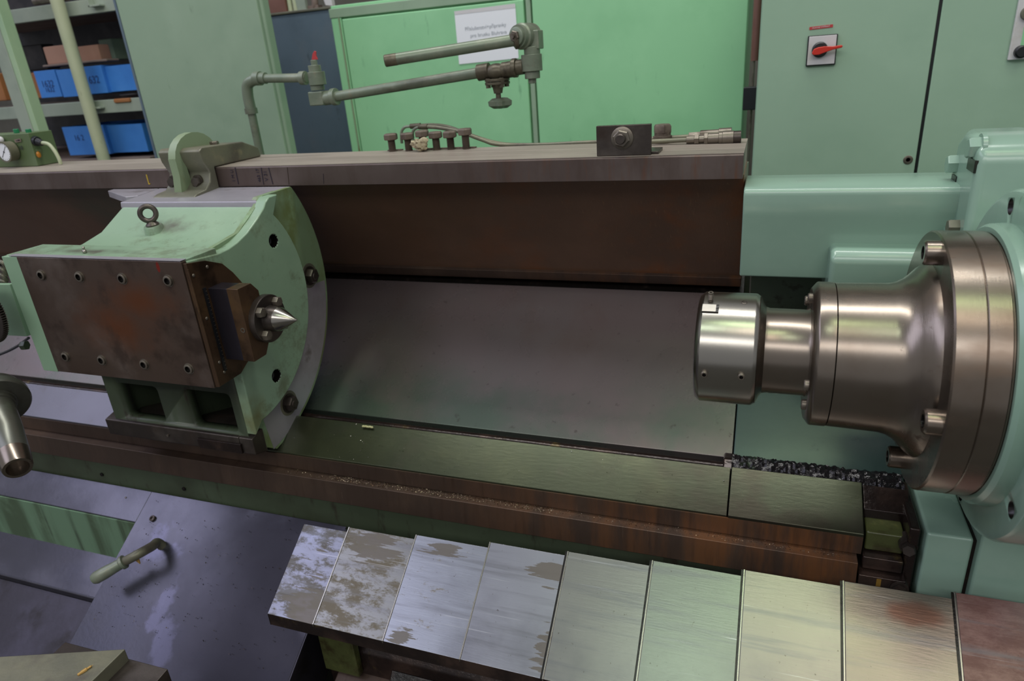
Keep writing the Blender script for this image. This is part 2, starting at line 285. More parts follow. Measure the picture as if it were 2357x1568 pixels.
def dup(root, delta, label=None):
    r = root.copy(); C.objects.link(r); r.location = root.location+Vector(delta)
    if label: r['label'] = label
    for ch in [c for c in bpy.data.objects if c.parent == root]:
        k = ch.copy(); C.objects.link(k); k.parent = r
        for g in [c for c in bpy.data.objects if c.parent == ch]:
            h = g.copy(); C.objects.link(h); h.parent = k
    return r
def text(name, s, c, right, up, size, m, parent, ext=.0003, spacing=1.0):
    cu = bpy.data.curves.new(name, 'FONT'); cu.body = s; cu.size = size; cu.extrude = ext; cu.align_x = 'CENTER'; cu.align_y = 'CENTER'; cu.space_character = spacing
    t = bpy.data.objects.new('t', cu); C.objects.link(t); bpy.context.view_layer.update()
    me = bpy.data.meshes.new_from_object(t.evaluated_get(bpy.context.evaluated_depsgraph_get())); me.name = name
    bpy.data.objects.remove(t); bpy.data.curves.remove(cu)
    right = Vector(right).normalized(); up = Vector(up).normalized(); nn = right.cross(up)
    M = Matrix((right, up, nn)).transposed().to_4x4(); M.translation = Vector(c)+Vector((0, 0, CZ))-WL[parent.name]
    me.transform(M); me.materials.clear(); me.materials.append(G[m]); o = bpy.data.objects.new(name, me); C.objects.link(o); o.parent = parent; WL[o.name] = WL[parent.name]
    return o
def strokes(name, lines, r, m, parent):
    b = B()
    for pts in lines: b.tube(pts, r, 5, 0 if len(pts) < 3 else 4)
    return obj(name, b, m, parent)
def sock(b, p, ax, r, h, deep=.5):       # socket head cap screw, hollow hexagon
    return b.rev(p, ax, [(0, r), (h*.88, r), (h, r*.86), (h, r*.55), (h*(1-deep), r*.5), (h*(1-deep), 0)], 24)
def cut(o, cutters, m=None):
    b = B()
    for p, ax, rr, h in cutters: b.cyl(Vector(p)-Vector(ax).normalized()*.01, Vector(p)+Vector(ax).normalized()*h, rr, None, 28)
    c = obj('cutter', b, m or 'black_oil', o.parent); md = o.modifiers.new('holes', 'BOOLEAN'); md.object = c; md.solver = 'EXACT'
    for k_ in list(o.modifiers):
        if k_.type == 'BEVEL': o.modifiers.move(o.modifiers.find(md.name), 0)
    o.data.materials.append(G[m] if m else G['black_oil']); md.material_mode = 'TRANSFER'
    bpy.context.view_layer.update(); ev = o.evaluated_get(bpy.context.evaluated_depsgraph_get()); me = bpy.data.meshes.new_from_object(ev)
    o.modifiers.clear(); o.data = me; bpy.data.objects.remove(c)
def remat(o, m, test):
    me = o.data; me.materials.append(G[m]); k = len(me.materials)-1
    for p in me.polygons:
        if test(p): p.material_index = k
    return o
def dark_socket(o, p, ax, r):
    off = Vector(p)+Vector((0, 0, CZ))-WL[o.parent.name]; ax = Vector(ax).normalized(); vs = o.data.vertices
    def t(f): return all(((vs[i].co-off)-ax*(vs[i].co-off).dot(ax)).length < r for i in f.vertices)
    return remat(o, 'black_oil', t)
AY, AZ = 1.15, -.498                     # spindle axis
# ================================================================== SETTING
o = obj('floor', B().box(-9, 5, -4, 7, -CZ-.05, -CZ), 'floor'); o['kind'] = 'structure'
o = obj('wall_back', B().box(-9, 5, 4.6, 4.75, -CZ, 4.0), 'wall'); o['kind'] = 'structure'
# ================================================================== LATHE BED
bed = thing('lathe_bed', 'long slant lathe bed with brown oily steel ways and dark back panel', 'lathe bed', (-1.2, 1.5, -CZ))
XL_ = -3.3
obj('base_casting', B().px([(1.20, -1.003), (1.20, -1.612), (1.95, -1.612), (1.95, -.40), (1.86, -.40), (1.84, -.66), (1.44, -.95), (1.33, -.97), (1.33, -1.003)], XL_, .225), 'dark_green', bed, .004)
obj('front_way', B().px([(1.2126, -.899), (1.3092, -.8457), (1.322, -.86), (1.325, -.95), (1.2126, -.943)], XL_, -.031), 'way', bed, .0012)
obj('front_way', B().px([(1.2106, -.897), (1.3092, -.8430), (1.322, -.86), (1.325, -.95), (1.2106, -.943)], -.029, .222), 'way', bed, .002, label='dark oily front way segment beside the headstock')
obj('way_front_face', B().px([(1.2096, -.9035), (1.2126, -.9035), (1.2126, -.943), (1.2096, -.943)], XL_, .221), 'rust_face', bed)
obj('lower_way', B().px([(1.183, -.945), (1.325, -.943), (1.325, -1.003), (1.176, -1.003)], XL_, .214), 'rust_face', bed, .0012)
obj('groove_floor', B().px([(1.322, -.905), (1.42, -.905), (1.42, -.95), (1.322, -.95)], XL_, -.04), 'black_oil', bed)
obj('groove_ridge', B().px([(1.352, -.906), (1.352, -.8725), (1.3565, -.8695), (1.3655, -.8695), (1.370, -.8725), (1.370, -.906)], XL_, -.045), 'oily', bed, .001)
obj('sloping_plate', B().px([(1.40, -.878), (1.755, -.607), (1.79, -.64), (1.44, -.925), (1.405, -.905)], XL_, -.031), 'plate', bed, .002)
obj('gap_channel', B().px([(1.74, -.64), (1.83, -.56), (1.86, -.58), (1.80, -.68)], XL_, -.035), 'black_oil', bed)
obj('back_panel', B().px([(1.515, -.262), (1.70, -.262), (1.86, -.570), (1.765, -.586), (1.758, -.570)], XL_, -.042), 'panel', bed, .002)
obj('panel_lip', B().px([(1.7385, -.560), (1.7475, -.5545), (1.768, -.5855), (1.758, -.5885)], XL_, -.043), 'rust_face', bed, .0008)
obj('upper_rail', B().px([(1.48, -.2175), (1.4835, -.2137), (1.5485, -.2137), (1.5485, -.265), (1.48, -.265)], XL_, -.044), 'rail_face', bed, .001)
obj('rail_cap_strip', B().px([(1.482, -.2145), (1.482, -.2129), (1.5485, -.2129), (1.5485, -.2145)], XL_, -.044), 'rail_top', bed)
obj('rear_rail_strip', B().px([(1.5515, -.265), (1.5515, -.2129), (1.616, -.2129), (1.6175, -.2149), (1.619, -.2129), (1.705, -.2129), (1.705, -.265)], XL_, -.044), 'rail_top', bed, .0006)
obj('rear_table', B().px([(1.69, -.36), (1.69, -.27), (1.93, -.30), (1.93, -.40)], XL_, -.044), 'bracket', bed, .001)
# marker writing and paint marks on the rail face
rx = lambda x, y: PY(x, y, 1.4795)
def rl(name, lines, r, m): strokes(name, [[rx(*p) for p in l] for l in lines], r, m, bed)
rl('pencil_line', [[(541, 386), (549, 424)]], .0013, 'marker'); rl('pencil_line', [[(601, 386), (607, 425)]], .0012, 'marker')
rl('pencil_line', [[(618, 386), (628, 424)]], .0012, 'marker'); rl('pencil_line', [[(661, 385), (665, 425)]], .0006, 'rust_face')
rl('pencil_line', [[(744, 400), (745, 423)]], .0006, 'marker'); rl('yellow_mark', [[(337, 402), (343, 424)], [(343, 424), (346, 423)]], .0016, 'chalk')
dn = (rx(605, 420)-rx(604, 395)).normalized(); rg = Vector((1, 0, 0))
for s_, (x, y), sz in (('463 17', (595, 404), .0125), ('V 31', (612, 405), .0145), ('1 M U', (536, 405), .0125)):
    text('marker_writing', s_, rx(x, y)-Vector((0, .0006, 0)), (0, 0, 1), (-1, 0, 0), sz, 'marker', bed)
# right-hand part of the bed below the spindle (painted casting)
obj('painted_plate', B().px([(1.398, -.880), (1.71, -.642), (1.71, -.74), (1.44, -.93)], -.029, .34), 'wetgreen', bed, .003)
obj('groove_end_wall', B().px([(1.31, -.915), (1.395, -.882), (1.40, -.93), (1.31, -.94)], -.029, .30), 'oily', bed, .002)
obj('groove_end_cap', B().px([(1.318, -.858), (1.345, -.846), (1.385, -.856), (1.398, -.876), (1.398, -.93), (1.318, -.93)], -.048, -.024), 'oily', bed, .004)
b = B(); nx, ny = 70, 12; g = {}
for i in range(nx+1):
    for j in range(ny+1):
        x = -.03+.33*i/nx; t = j/ny; y = 1.305+.068*t+random.uniform(-.001, .001)
        h = .006+.018*math.sin(PI*min(1, t*1.1))*(1-.35*i/nx)+random.uniform(-.004, .004)
        g[i, j] = b.bm.verts.new((x, y, -.868+.012*t+h-(.02 if j in (0, ny) else 0)))
for i in range(nx):
    for j in range(ny): b.bm.faces.new((g[i, j], g[i+1, j], g[i+1, j+1], g[i, j+1]))
tag(obj('swarf_heap', b, 'mudblack', ang=25, kind='stuff'), 'black wet swarf packed in the groove below the spindle', 'swarf')
# chips along the ledge and on the way: nobody could count them
def chips(name, n, fn, r0, r1, m, label):
    b = B()
    for k in range(n):
        p = Vector(fn()); r = random.uniform(r0, r1); d = [Vector([random.uniform(-1, 1) for _ in range(3)]).normalized()*r for _ in range(3)]
        v = [b.bm.verts.new(p+q) for q in d]+[b.bm.verts.new(p-(d[0]+d[1])*.6)]
        for f in ((0, 1, 2), (0, 2, 3), (0, 3, 1), (1, 3, 2)): b.bm.faces.new([v[i] for i in f])
    tag(obj(name, b, m, ang=5, kind='stuff'), label, 'metal chips')
def led():
    x = random.uniform(-1.12, .20) if random.random() < .35 else random.uniform(-.98, -.40); return (x, random.uniform(1.19, 1.209), -.9445)
chips('ledge_chips', 2200, led, .0006, .0020, 'chip', 'fine brown metal chips strewn along the narrow lower bed ledge')
def onway():
    t = random.random(); return (random.choice([random.gauss(-.85, .12), random.uniform(-1.05, .2)]), 1.2126+.0966*t, -.8975+.053*t)
chips('way_chips', 130, onway, .0005, .0016, 'steel_light', 'tiny bright chips scattered on the flat front way')
def onsheet():
    t = random.random()**.7; return (random.uniform(-1.6, -.98), 1.19-.3*t, -1.09-.3*t*.649)
chips('sheet_chips', 260, onsheet, .0006, .0026, 'steel_dark', 'dark crumbs and chips on the lavender sloping guard')
b = B()
for k in range(5): b.ball((-.93+.006*k, 1.297+.001*(k % 2), -.846), .0045, (1.2, .8, .7), 1)
tag(obj('crumb', b, 'wax'), 'pale yellow crumb of wax at the groove edge', 'crumb')
# end of the bed: oily recess, blocks and bolts
be = thing('bed_end_bracket', 'black oily bracket stack at the bed end under the flange', 'bracket', (.27, 1.22, -1.0))
obj('patch_block', B().box(.226, .292, 1.215, 1.30, -.935, -.892), 'oilgreen', be, .004)
obj('way_tail', B().px([(1.262, -.8735), (1.309, -.8475), (1.32, -.92), (1.262, -.90)], .2235, .305), 'oily', be, .002)
obj('ledge_block', B().box(.223, .292, 1.195, 1.30, -.965, -.936), 'oily', be, .003)
obj('lower_block', B().box(.217, .298, 1.178, 1.30, -1.018, -.967), 'oily', be, .003)
obj('foot_block', B().box(.20, .33, 1.20, 1.32, -1.12, -1.02), 'black_oil', be, .003)
obj('drip_stain', B().px([(1.1770, -.970), (1.1782, -.970), (1.1782, -1.012), (1.1770, -1.012)], .248, .256), 'yellowstain', be)
obj('side_rib', B().box(.293, .312, 1.20, 1.36, -1.03, -.86), 'oily', be, .004)
for x, y, z in ((.297, 1.200, -.905), (.288, 1.172, -.985)): obj('hex_bolt', B().hexa((x, y, z), (-.2, -1, .2), .0125, .014).cyl((x, y+.004, z), (x, y+.03, z), .016), 'steel_dark', be)
# ================================================================== HEADSTOCK
hs = thing('headstock', 'glossy green headstock casting with round spindle collar', 'headstock', (.6, 1.5, -CZ))
obj('bed_extension', B().px([(1.458, -.295), (1.462, -.285), (1.470, -.2805), (1.60, -.279), (1.66, -.30), (1.70, -.49), (1.56, -.49), (1.52, -.478), (1.488, -.474), (1.482, -.45), (1.477, -.40), (1.466, -.34)], -.040, .36), 'green_head', hs, .004, seg=3)
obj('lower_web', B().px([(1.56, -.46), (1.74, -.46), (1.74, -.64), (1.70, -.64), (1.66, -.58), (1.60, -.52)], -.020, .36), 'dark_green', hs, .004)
obj('gearbox_step', B().px([(1.42, -.412), (1.435, -.396), (1.60, -.392), (1.62, -.50), (1.44, -.54), (1.42, -.50)], .130, .36), 'green_head', hs, .012, seg=4)
obj('main_block', B().px([(1.385, -.230), (1.395, -.205), (1.43, -.188), (1.50, -.184), (1.545, -.21), (1.56, -.9), (1.37, -.9)], .338, .438), 'green_head', hs, .016, seg=5)
obj('housing_shell', B().px([(1.33, -.27), (1.345, -.225), (1.40, -.188), (1.50, -.176), (1.62, -.20), (1.64, -1.0), (1.31, -1.0)], .444, 1.6), 'green_head', hs, .02, seg=5)
obj('seam_gap', B().px([(1.392, -.23), (1.44, -.194), (1.5, -.190), (1.5, -.8), (1.38, -.8)], .430, .450), 'steel_dark', hs)
obj('lug', B().obox((.345, 1.46, -.385), (.022, 0, 0), (0, .03, 0), (0, 0, .03)), 'green_head', hs, .01, seg=3)
def hbolt(p, ax, r, h, mt='green_head'):
    obj('hex_bolt', B().hexa(p, ax, r, h, .08), mt, hs, .0008); 
hbolt((.352, 1.425, -.207), (-1, -.05, 0), .019, .024); obj('washer', B().cyl((.354, 1.425, -.207), (.347, 1.425, -.207), .024), 'green_head', hs)
hbolt((.341, 1.520, -.250), (-1, 0, 0), .018, .020); hbolt((.340, 1.43, -.350), (-1, 0, 0), .016, .020, 'bracket')
obj('bolt_pocket', B().box(.3365, .342, 1.392, 1.440, -.245, -.224), 'black_oil', hs); obj('bolt_pocket', B().box(.3365, .341, 1.50, 1.535, -.292, -.270), 'black_oil', hs)
# round collar with screw holes around the spindle
R1 = .268; X1 = .345
def holed_disc(x, r, holes, rh, thick, rin):
    b = B(); b.rev((x, AY, AZ), (1, 0, 0), [(0, rin), (0, r-.012), (.004, r-.004), (.012, r), (thick, r), (thick, rin), (0, rin)], 96, caps=False); bmesh.ops.remove_doubles(b.bm, verts=b.bm.verts, dist=1e-6)
    return b
cdisc = obj('collar_disc', holed_disc(X1, R1, [], .01, .06, .20), 'green_head', hs)
HA = [math.radians(a) for a in (79, 211, 145, 270, 20, 325)]
cut(cdisc, [((X1, AY+.242*math.cos(a), AZ+.242*math.sin(a)), (1, 0, 0), .0125, .03) for a in HA])
obj('collar_step', B().rev((.320, AY, AZ), (1, 0, 0), [(0, .18), (0, .212), (.006, .217), (.03, .219)], 96, False), 'green_head', hs)
obj('collar_neck', B().rev((X1+.06, AY, AZ), (1, 0, 0), [(0, R1), (.02, R1-.03), (.05, R1-.05), (.10, R1-.045)], 96, False), 'green_head', hs)
obj('base_front', B().box(.318, .392, 1.185, 1.60, -CZ+.002, -.855), 'green_head', hs, .006)
obj('base_front', B().box(.397, 1.6, 1.17, 1.9, -CZ+.002, -.70), 'green_head', hs, .006)
obj('base_seam', B().box(.390, .399, 1.19, 1.3, -1.5, -.86), 'oily', hs)
# ================================================================== SPINDLE NOSE AND CHUCK
ch = thing('spindle_chuck', 'stepped turned steel spindle adapter with bolted flange and clamping chuck', 'chuck', (.11, AY, AZ))
O = (0, AY, AZ)
obj('flange', B().rev(O, (1, 0, 0), [(.249, .0), (.249, .2035), (.2515, .206), (.2865, .206), (.2880, .2045)], 96), 'steel', ch)
obj('rear_flange', B().rev(O, (1, 0, 0), [(.2880, .2045), (.2895, .206), (.3155, .206), (.3175, .203), (.325, .203)], 96), 'steel', ch)
obj('flange_groove', B().rev(O, (1, 0, 0), [(.3175, .198), (.3215, .2085), (.3235, .2085), (.3235, .19)], 96), 'black_oil', ch)
obj('flange_body', B().rev(O, (1, 0, 0), [(.118, .1175), (.1185, .1195), (.196, .1215), (.208, .124), (.219, .130), (.228, .138), (.238, .149), (.245, .154), (.2495, .156)], 96), 'steel', ch)
obj('collar_ring', B().rev(O, (1, 0, 0), [(.084, .105), (.0845, .110), (.092, .1195), (.094, .1205), (.1165, .1205), (.1175, .119)], 96), 'steel', ch)
obj('neck', B().rev(O, (1, 0, 0), [(.006, .094), (.0085, .088), (.012, .080), (.016, .0745), (.022, .073), (.080, .073), (.086, .076)], 96), 'steel', ch)
obj('chuck_body', B().rev(O, (1, 0, 0), [(-.094, .055), (-.094, .086), (-.0925, .0900), (-.0855, .0960), (-.0845, .0968), (-.002, .0968), (.0005, .0962), (.0065, .092)], 96), 'steel_light', ch)
def polar(x, ang, r): a = math.radians(ang); return Vector((x, AY-r*math.cos(a), AZ+r*math.sin(a)))   # angle measured up from the side facing the aisle
def pax(ang): a = math.radians(ang); return Vector((0, -math.cos(a), math.sin(a)))
b = B(); p = polar(-.074, 78, .0955); b.rev(p, pax(78), [(0, .0042)]+[(.003+.0012*k, .0046 if k % 2 else .0038) for k in range(10)]+[(.016, .0042), (.016, .0024), (.011, .0022), (.011, 0)], 16); obj('clamping_screw', b, 'bolt', ch)
for x, a in ((-.0745, -4), (-.0165, -3.5)):
    p = polar(x, a, .0945); ax = pax(a); dark_socket(obj('clamping_screw', sock(B(), p, ax, .0055, .0085), 'bolt', ch), p, ax, .0032)
p = polar(-.020, 76, .0962); obj('screw_hole', B().rev(p, pax(76), [(.0008, .0048), (.0012, .0036), (0, .0034), (-.004, 0)], 20, False), 'steel_dark', ch)
b = B(); nrm = pax(64); tg = Vector((0, math.sin(math.radians(64)), math.cos(math.radians(64))))
b.obox(polar(-.0725, 64, .0945), (.0135, 0, 0), tg*.0085, nrm*.0042); obj('key_slot', b, 'black_oil', ch)
b = B(); b.obox(polar(-.0745, 64, .0950), (.0112, 0, 0), tg*.0083, nrm*.0042); obj('key_block', b, 'steel_light', ch, .0004)
for a in (90, -8, -36, 135, 180, 225):
    p = polar(.0900, a, .0975); dark_socket(obj('cap_screw', sock(B(), p, (-1, 0, 0), .0085, .0125), 'bolt', ch), p, (1, 0, 0), .0050)
for a in (84, -4, -90, 176):
    p = polar(.2495, a, .184); dark_socket(obj('cap_screw', sock(B(), p, (-1, 0, 0), .0185, .022), 'steel', ch), p, (1, 0, 0), .0104)
# ================================================================== TAILSTOCK
ts = thing('tailstock', 'green tailstock with brown front plate and pointed live centre', 'tailstock', (-1.37, 1.25, -.85))
def arc(r, a0, a1, n): return [(AY+r*math.cos(math.radians(a0+(a1-a0)*i/n)), AZ+r*math.sin(math.radians(a0+(a1-a0)*i/n))) for i in range(n+1)]
XF = -1.12; XB = -1.145; XR = -1.58
top = [(1.06, -.342), (1.15, -.351), (1.20, -.347), (1.253, -.333), (1.33, -.291), (1.345, -.281)]
top += [(1.352, -.268)] 
inner = [(1.06, -.63), (1.06, -.342), (1.15, -.351), (1.185, -.349), (1.215, -.343), (1.253, -.330), (1.295, -.308), (1.325, -.289), (1.336, -.277), (1.352, -.2675), (1.385, -.2675)]
inner += arc(.278, 42, -88, 30) + [(1.13, -.800), (1.13, -.63)]
ep_ = obj('end_plate', B().px(inner, XF, XF-.03), 'green_tail', ts, .0035, seg=3)
band = [(1.14, -.64), (1.14, -.345), (1.25, -.330), (1.33, -.285), (1.36, -.266), (1.472, -.266)] + arc(.398, 35, -81, 40) + [(1.17, -.860), (1.14, -.806)]
obj('bolting_flange', B().px(band, XB, XB-.012), 'flange', ts, .001)
rim = [(1.20, -.75), (1.20, -.40), (1.36, -.270), (1.468, -.268)] + arc(.404, 34.6, -80, 40) + [(1.20, -.880)]
obj('flange_rim', B().px(rim, XB-.012, XB-.030), 'rib', ts, .001)
b = B(); A0, A1 = -6, -82.5; n = 20          # unpainted strip of the band, swept as a ring sector
for i in range(n):
    a, c = math.radians(A0+(A1-A0)*i/n), math.radians(A0+(A1-A0)*(i+1)/n)
    q = [(XB+.0006, AY+r*math.cos(t), AZ+r*math.sin(t)) for r, t in ((.285, a), (.390, a), (.390, c), (.285, c))]; b.prism(q, (-.002, 0, 0))
bmesh.ops.remove_doubles(b.bm, verts=b.bm.verts, dist=1e-5)
obj('bare_flange_strip', b, 'slab', ts, label='bare grey steel strip of the round flange')
body = [(1.075, -.63), (1.075, -.345), (1.15, -.352), (1.19, -.349), (1.253, -.334), (1.33, -.291), (1.34, -.287), (1.40, -.287), (1.42, -.63)]
obj('body_casting', B().px(body, XF-.029, XR), 'green_tail', ts, .003)
obj('slideway_slab', B().px([(1.336, -.285), (1.338, -.276), (1.474, -.2655), (1.474, -.30), (1.336, -.30)], XB-.004, -1.585).prism([(-1.59, 1.40, -.271), (-1.616, 1.384, -.271), (-1.755, 1.452, -.2665), (-1.757, 1.474, -.266), (-1.59, 1.474, -.266)], (0, 0, -.018)), 'slab', ts, .0012)
# legs with two openings
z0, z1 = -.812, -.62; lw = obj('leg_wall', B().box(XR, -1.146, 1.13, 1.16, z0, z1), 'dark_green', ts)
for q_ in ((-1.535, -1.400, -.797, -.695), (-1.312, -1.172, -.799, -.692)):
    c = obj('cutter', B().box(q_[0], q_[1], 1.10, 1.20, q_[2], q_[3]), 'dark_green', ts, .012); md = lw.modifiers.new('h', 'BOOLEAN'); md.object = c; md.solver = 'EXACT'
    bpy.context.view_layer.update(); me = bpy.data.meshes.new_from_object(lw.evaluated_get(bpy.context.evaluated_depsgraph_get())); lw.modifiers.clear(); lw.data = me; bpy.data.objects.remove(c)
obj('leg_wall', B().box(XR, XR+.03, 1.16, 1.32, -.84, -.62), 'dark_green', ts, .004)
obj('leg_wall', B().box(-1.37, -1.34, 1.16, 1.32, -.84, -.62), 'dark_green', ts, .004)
obj('base_shoe', B().px([(1.122, -.808), (1.150, -.801), (1.19, -.80), (1.30, -.834), (1.30, -.846), (1.2127, -.893), (1.195, -.888), (1.122, -.852)], -1.612, -1.172).px([(1.122, -.808), (1.150, -.801), (1.165, -.801), (1.165, -.868), (1.122, -.852)], -1.1715, -1.130), 'steel_dark', ts, .003)
obj('wiper_plate', B().box(-1.30, -1.165, 1.116, 1.122, -.85, -.824), 'oily', ts, .001)
for x in (-1.40, -1.22, -1.19): obj('shoe_screw', B().cyl((x, 1.1215, -.83), (x, 1.1185, -.83), .0035, n=12), 'bolt', ts)
# quill housing
hp = obj('housing_box', B().px([(1.056, -.628), (1.056, -.3385), (1.15, -.3385), (1.15, -.628)], -1.655, XF-.004), 'green_tail', ts, .0015)
obj('top_edge_strip', B().box(-1.63, XF-.002, 1.045, 1.062, -.3382, -.3370), 'slab', ts)
fp = obj('front_plate', B().box(-1.605, XF, 1.044, 1.058, -.630, -.3395), 'housing', ts, .0012)
obj('side_plate', B().box(-1.656, -1.606, 1.045, 1.058, -.632, -.340), 'green', ts, .001)
for x in (-1.541, -1.422, -1.295, -1.166): dark_socket(obj('cap_screw', B().rev((x, 1.0445, -.3805), (0, -1, 0), [(0, .0135), (.001, .0135), (.001, .011), (.001, .0112), (.005, .0112), (.0058, .0100), (.0058, .0072), (.001, .0070), (.001, 0)], 24), 'bolt', fp), (x, 1.0445, -.3805), (0, 1, 0), .0073)
for x in (-1.557, -1.439, -1.308, -1.178): dark_socket(obj('cap_screw', B().rev((x, 1.0445, -.586), (0, -1, 0), [(0, .0135), (.001, .0135), (.001, .011), (.001, .0112), (.005, .0112), (.0058, .0100), (.0058, .0072), (.001, .0070), (.001, 0)], 24), 'bolt', fp), (x, 1.0445, -.586), (0, 1, 0), .0073)
obj('end_frame', B().px([(1.047, -.628), (1.047, -.343), (1.10, -.352), (1.145, -.372), (1.17, -.40), (1.19, -.43), (1.17, -.60), (1.12, -.628)], XF+.0005, XF+.010), 'brownblock', ts, .0012)
obj('wiper_strip', B().tube([(XF+.011, 1.0465, -.355), (XF+.012, 1.0465, -.625)], .0025, 8, 0), 'brownblock', ts)
obj('scale_strip', B().box(XF+.010, XF+.0125, 1.072, 1.080, -.60, -.405), 'black', ts)
for k in range(22): obj('scale_tick', B().box(XF+.0125, XF+.0131, 1.0765, 1.080, -.596+k*.0087, -.5952+k*.0087), 'bolt', ts)
for y, z in ((1.058, -.372), (1.063, -.470), (1.066, -.575), (1.10, -.366), (1.073, -.602)): obj('frame_screw', B().ball((XF+.010, y, z), .0042, (.6, 1, 1), 2), 'bolt', ts)
obj('quill_block', B().px([(1.088, -.577), (1.088, -.410), (1.13, -.410), (1.148, -.432), (1.148, -.548), (1.13, -.577)], XF+.009, -1.062), 'block', ts, .001)
obj('quill_nose_block', B().px([(1.0875, -.5775), (1.0875, -.4095), (1.13, -.4095), (1.149, -.432), (1.149, -.548), (1.128, -.5775)], -1.062, -1.032), 'brownblock', ts, .001)
obj('quill_barrel', B().cyl((XF+.009, AY, AZ), (-1.034, AY, AZ), .045, None, 36), 'brownblock', ts)
obj('index_screw', B().rev((-1.043, 1.088, -.503), (0, -1, 0), [(0, .006), (.0015, .006), (.0015, .0035), (-.004, .0035), (-.004, 0)], 18, False), 'bolt', ts)
obj('centre_flange', B().rev((-1.033, AY, AZ), (1, 0, 0), [(0, .054), (.014, .054), (.0155, .0525), (.0155, 0)], 48), 'steel_dark', ts)
for a in (40, 130, -45, 220):
    p = polar(-1.018, a, .0405); obj('hex_bolt', B().hexa(p, (1, 0, 0), .0120, .013), 'bolt', ts)
lc = obj('live_centre', B().rev((-1.018, AY, AZ), (1, 0, 0), [(0, .030), (.006, .0285), (.022, .0275), (.0235, .0270)], 48), 'steel_dark', ts)
obj('centre_point', B().rev((-.9945, AY, AZ), (1, 0, 0), [(0, .027), (.004, .0268), (.047, .0012), (.0478, 0)], 48), 'steel_light', lc, label='bright conical centre point')
# flange bolts, holes, eye bolt, grease nipple
for y, z in ((1.476, -.506), (1.290, -.798)):
    obj('flange_bolt', B().hexa((XB+.002, y, z), (1, 0, 0), .021, .017).cyl((XB-.001, y, z), (XB+.003, y, z), .026).rev((XB+.019, y, z), (1, 0, 0), [(-.003, .010), (0, .010), (.002, .008)], 20), 'steel_dark', ts)
    obj('bolt_pad', B().cyl((XB-.004, y, z), (XB+.0012, y, z), .034), 'bracket', ts, .001)
cut(ep_, [((XF, y, z), (-1, 0, 0), .0155, .022) for y, z in ((1.336, -.372), (1.242, -.693))])
e0 = Vector((-1.408, 1.262, -.333)); nrm = Vector((0, -.42, .91)).normalized(); nrm = Vector((0, -.15, 1)).normalized()
obj('eye_boss', B().rev(e0-nrm*.02, nrm, [(0, .030), (.012, .026), (.034, .022), (.037, .020)], 32), 'green_tail', ts)
obj('eye_bolt', B().rev(e0+nrm*.016, nrm, [(0, .0155), (.004, .0155), (.009, .011), (.012, .009)], 24).torus(e0+nrm*.047, (.62, -.78, .1), .0175, .0062), 'steel_dark', ts)
gp = Vector((-1.437, 1.085, -.3385)); obj('grease_nipple', B().ball(gp+Vector((0, 0, .004)), .0052).cyl(gp+Vector((0, 0, .006)), gp+Vector((0, 0, .011)), .002, n=10).ball(gp+Vector((0, 0, .0125)), .0032), 'steel_light', ts)
# clamp bracket hooked over the rail
cb = thing('clamp_bracket', 'grey green cast clamp with arched rib hooked over the upper rail', 'bracket', (-1.45, 1.45, -.27))
prof = [(1.366, -.300), (1.378, -.272), (1.392, -.266), (1.425, -.262), (1.445, -.245), (1.452, -.222), (1.436, -.190), (1.432, -.165), (1.445, -.157), (1.60, -.163), (1.66, -.186), (1.665, -.2125), (1.474, -.2115), (1.474, -.268), (1.46, -.290), (1.40, -.300)]
obj('hook_plate', B().px(prof, -1.515, -1.375), 'bracket', cb, .004, seg=3)
rp = [(1.405, -.268), (1.413, -.225), (1.412, -.18)] + [(1.492+.080*math.cos(math.radians(a)), -.190+.068*math.sin(math.radians(a))) for a in range(172, 12, -16)] + [(1.60, -.165), (1.44, -.165), (1.45, -.262)]
obj('arched_rib', B().px(rp, -1.464, -1.440), 'rib', cb, .005, seg=3)
for x in (-1.497, -1.415): obj('hex_bolt', B().hexa((x, 1.444, -.244), (0, -1, .1), .0145, .012).cyl((x, 1.452, -.244), (x, 1.442, -.243), .017), 'steel_dark', cb)
obj('set_screw', B().hexa((-1.415, 1.535, -.160), (0, 0, 1), .012, .008), 'bolt', cb)
# ================================================================== STOP BLOCK, BOLTS, HOSES ON THE RAIL
sb = thing('stop_block', 'steel angle stop block with flanged nut on the rail front edge', 'stop block', (-.288, 1.50, -.2129))
obj('angle_plate', B().box(-.346, -.230, 1.484, 1.496, -.2125, -.150).box(-.340, -.216, 1.496, 1.56, -.2125, -.207), 'steel_dark', sb, .0012)
obj('flanged_nut', B().rev((-.290, 1.484, -.176), (0, -1, 0), [(0, .0235), (.003, .0235), (.005, .020)], 40).hexa((-.290, 1.479, -.176), (0, -1, 0), .0185, .010), 'bolt', sb)
obj('stud', B().rev((-.290, 1.470, -.176), (0, -1, 0), [(0, .0105), (.010, .0105), (.012, .009)], 24), 'steel_dark', sb)
def hbolt_free(label, grp, p, r, hh, sh, first=[None]):
    t = thing('hex_bolt', label, 'bolt', p, grp); p = Vector(p)
    b = B(); pr_ = [(0, r*.50)]; k = 0
    while k*.0022 < sh-.004: pr_ += [(.002+k*.0022, r*.55), (.0031+k*.0022, r*.44)]; k += 1
    obj('threaded_shank', b.rev(p, (0, 0, 1), pr_+[(sh, r*.50)], 16), 'bolt_dusty', t)
    obj('head', B().rev(p+Vector((0, 0, sh-.001)), (0, 0, 1), [(0, r*.9), (.002, r), (hh*.8, r), (hh, r*.86)], 6), 'bolt_dusty', t, .0006)
    return t
bl = ['leftmost rusty hex bolt standing in the row on the rail', 'second rusty hex bolt from the left in the rail row', 'rusty hex bolt behind the tuft of cotton waste', 'fourth rusty hex bolt from the left in the rail row', 'fifth rusty hex bolt from the left, beside the tallest one', 'tallest rightmost hex bolt of the row on the rail']
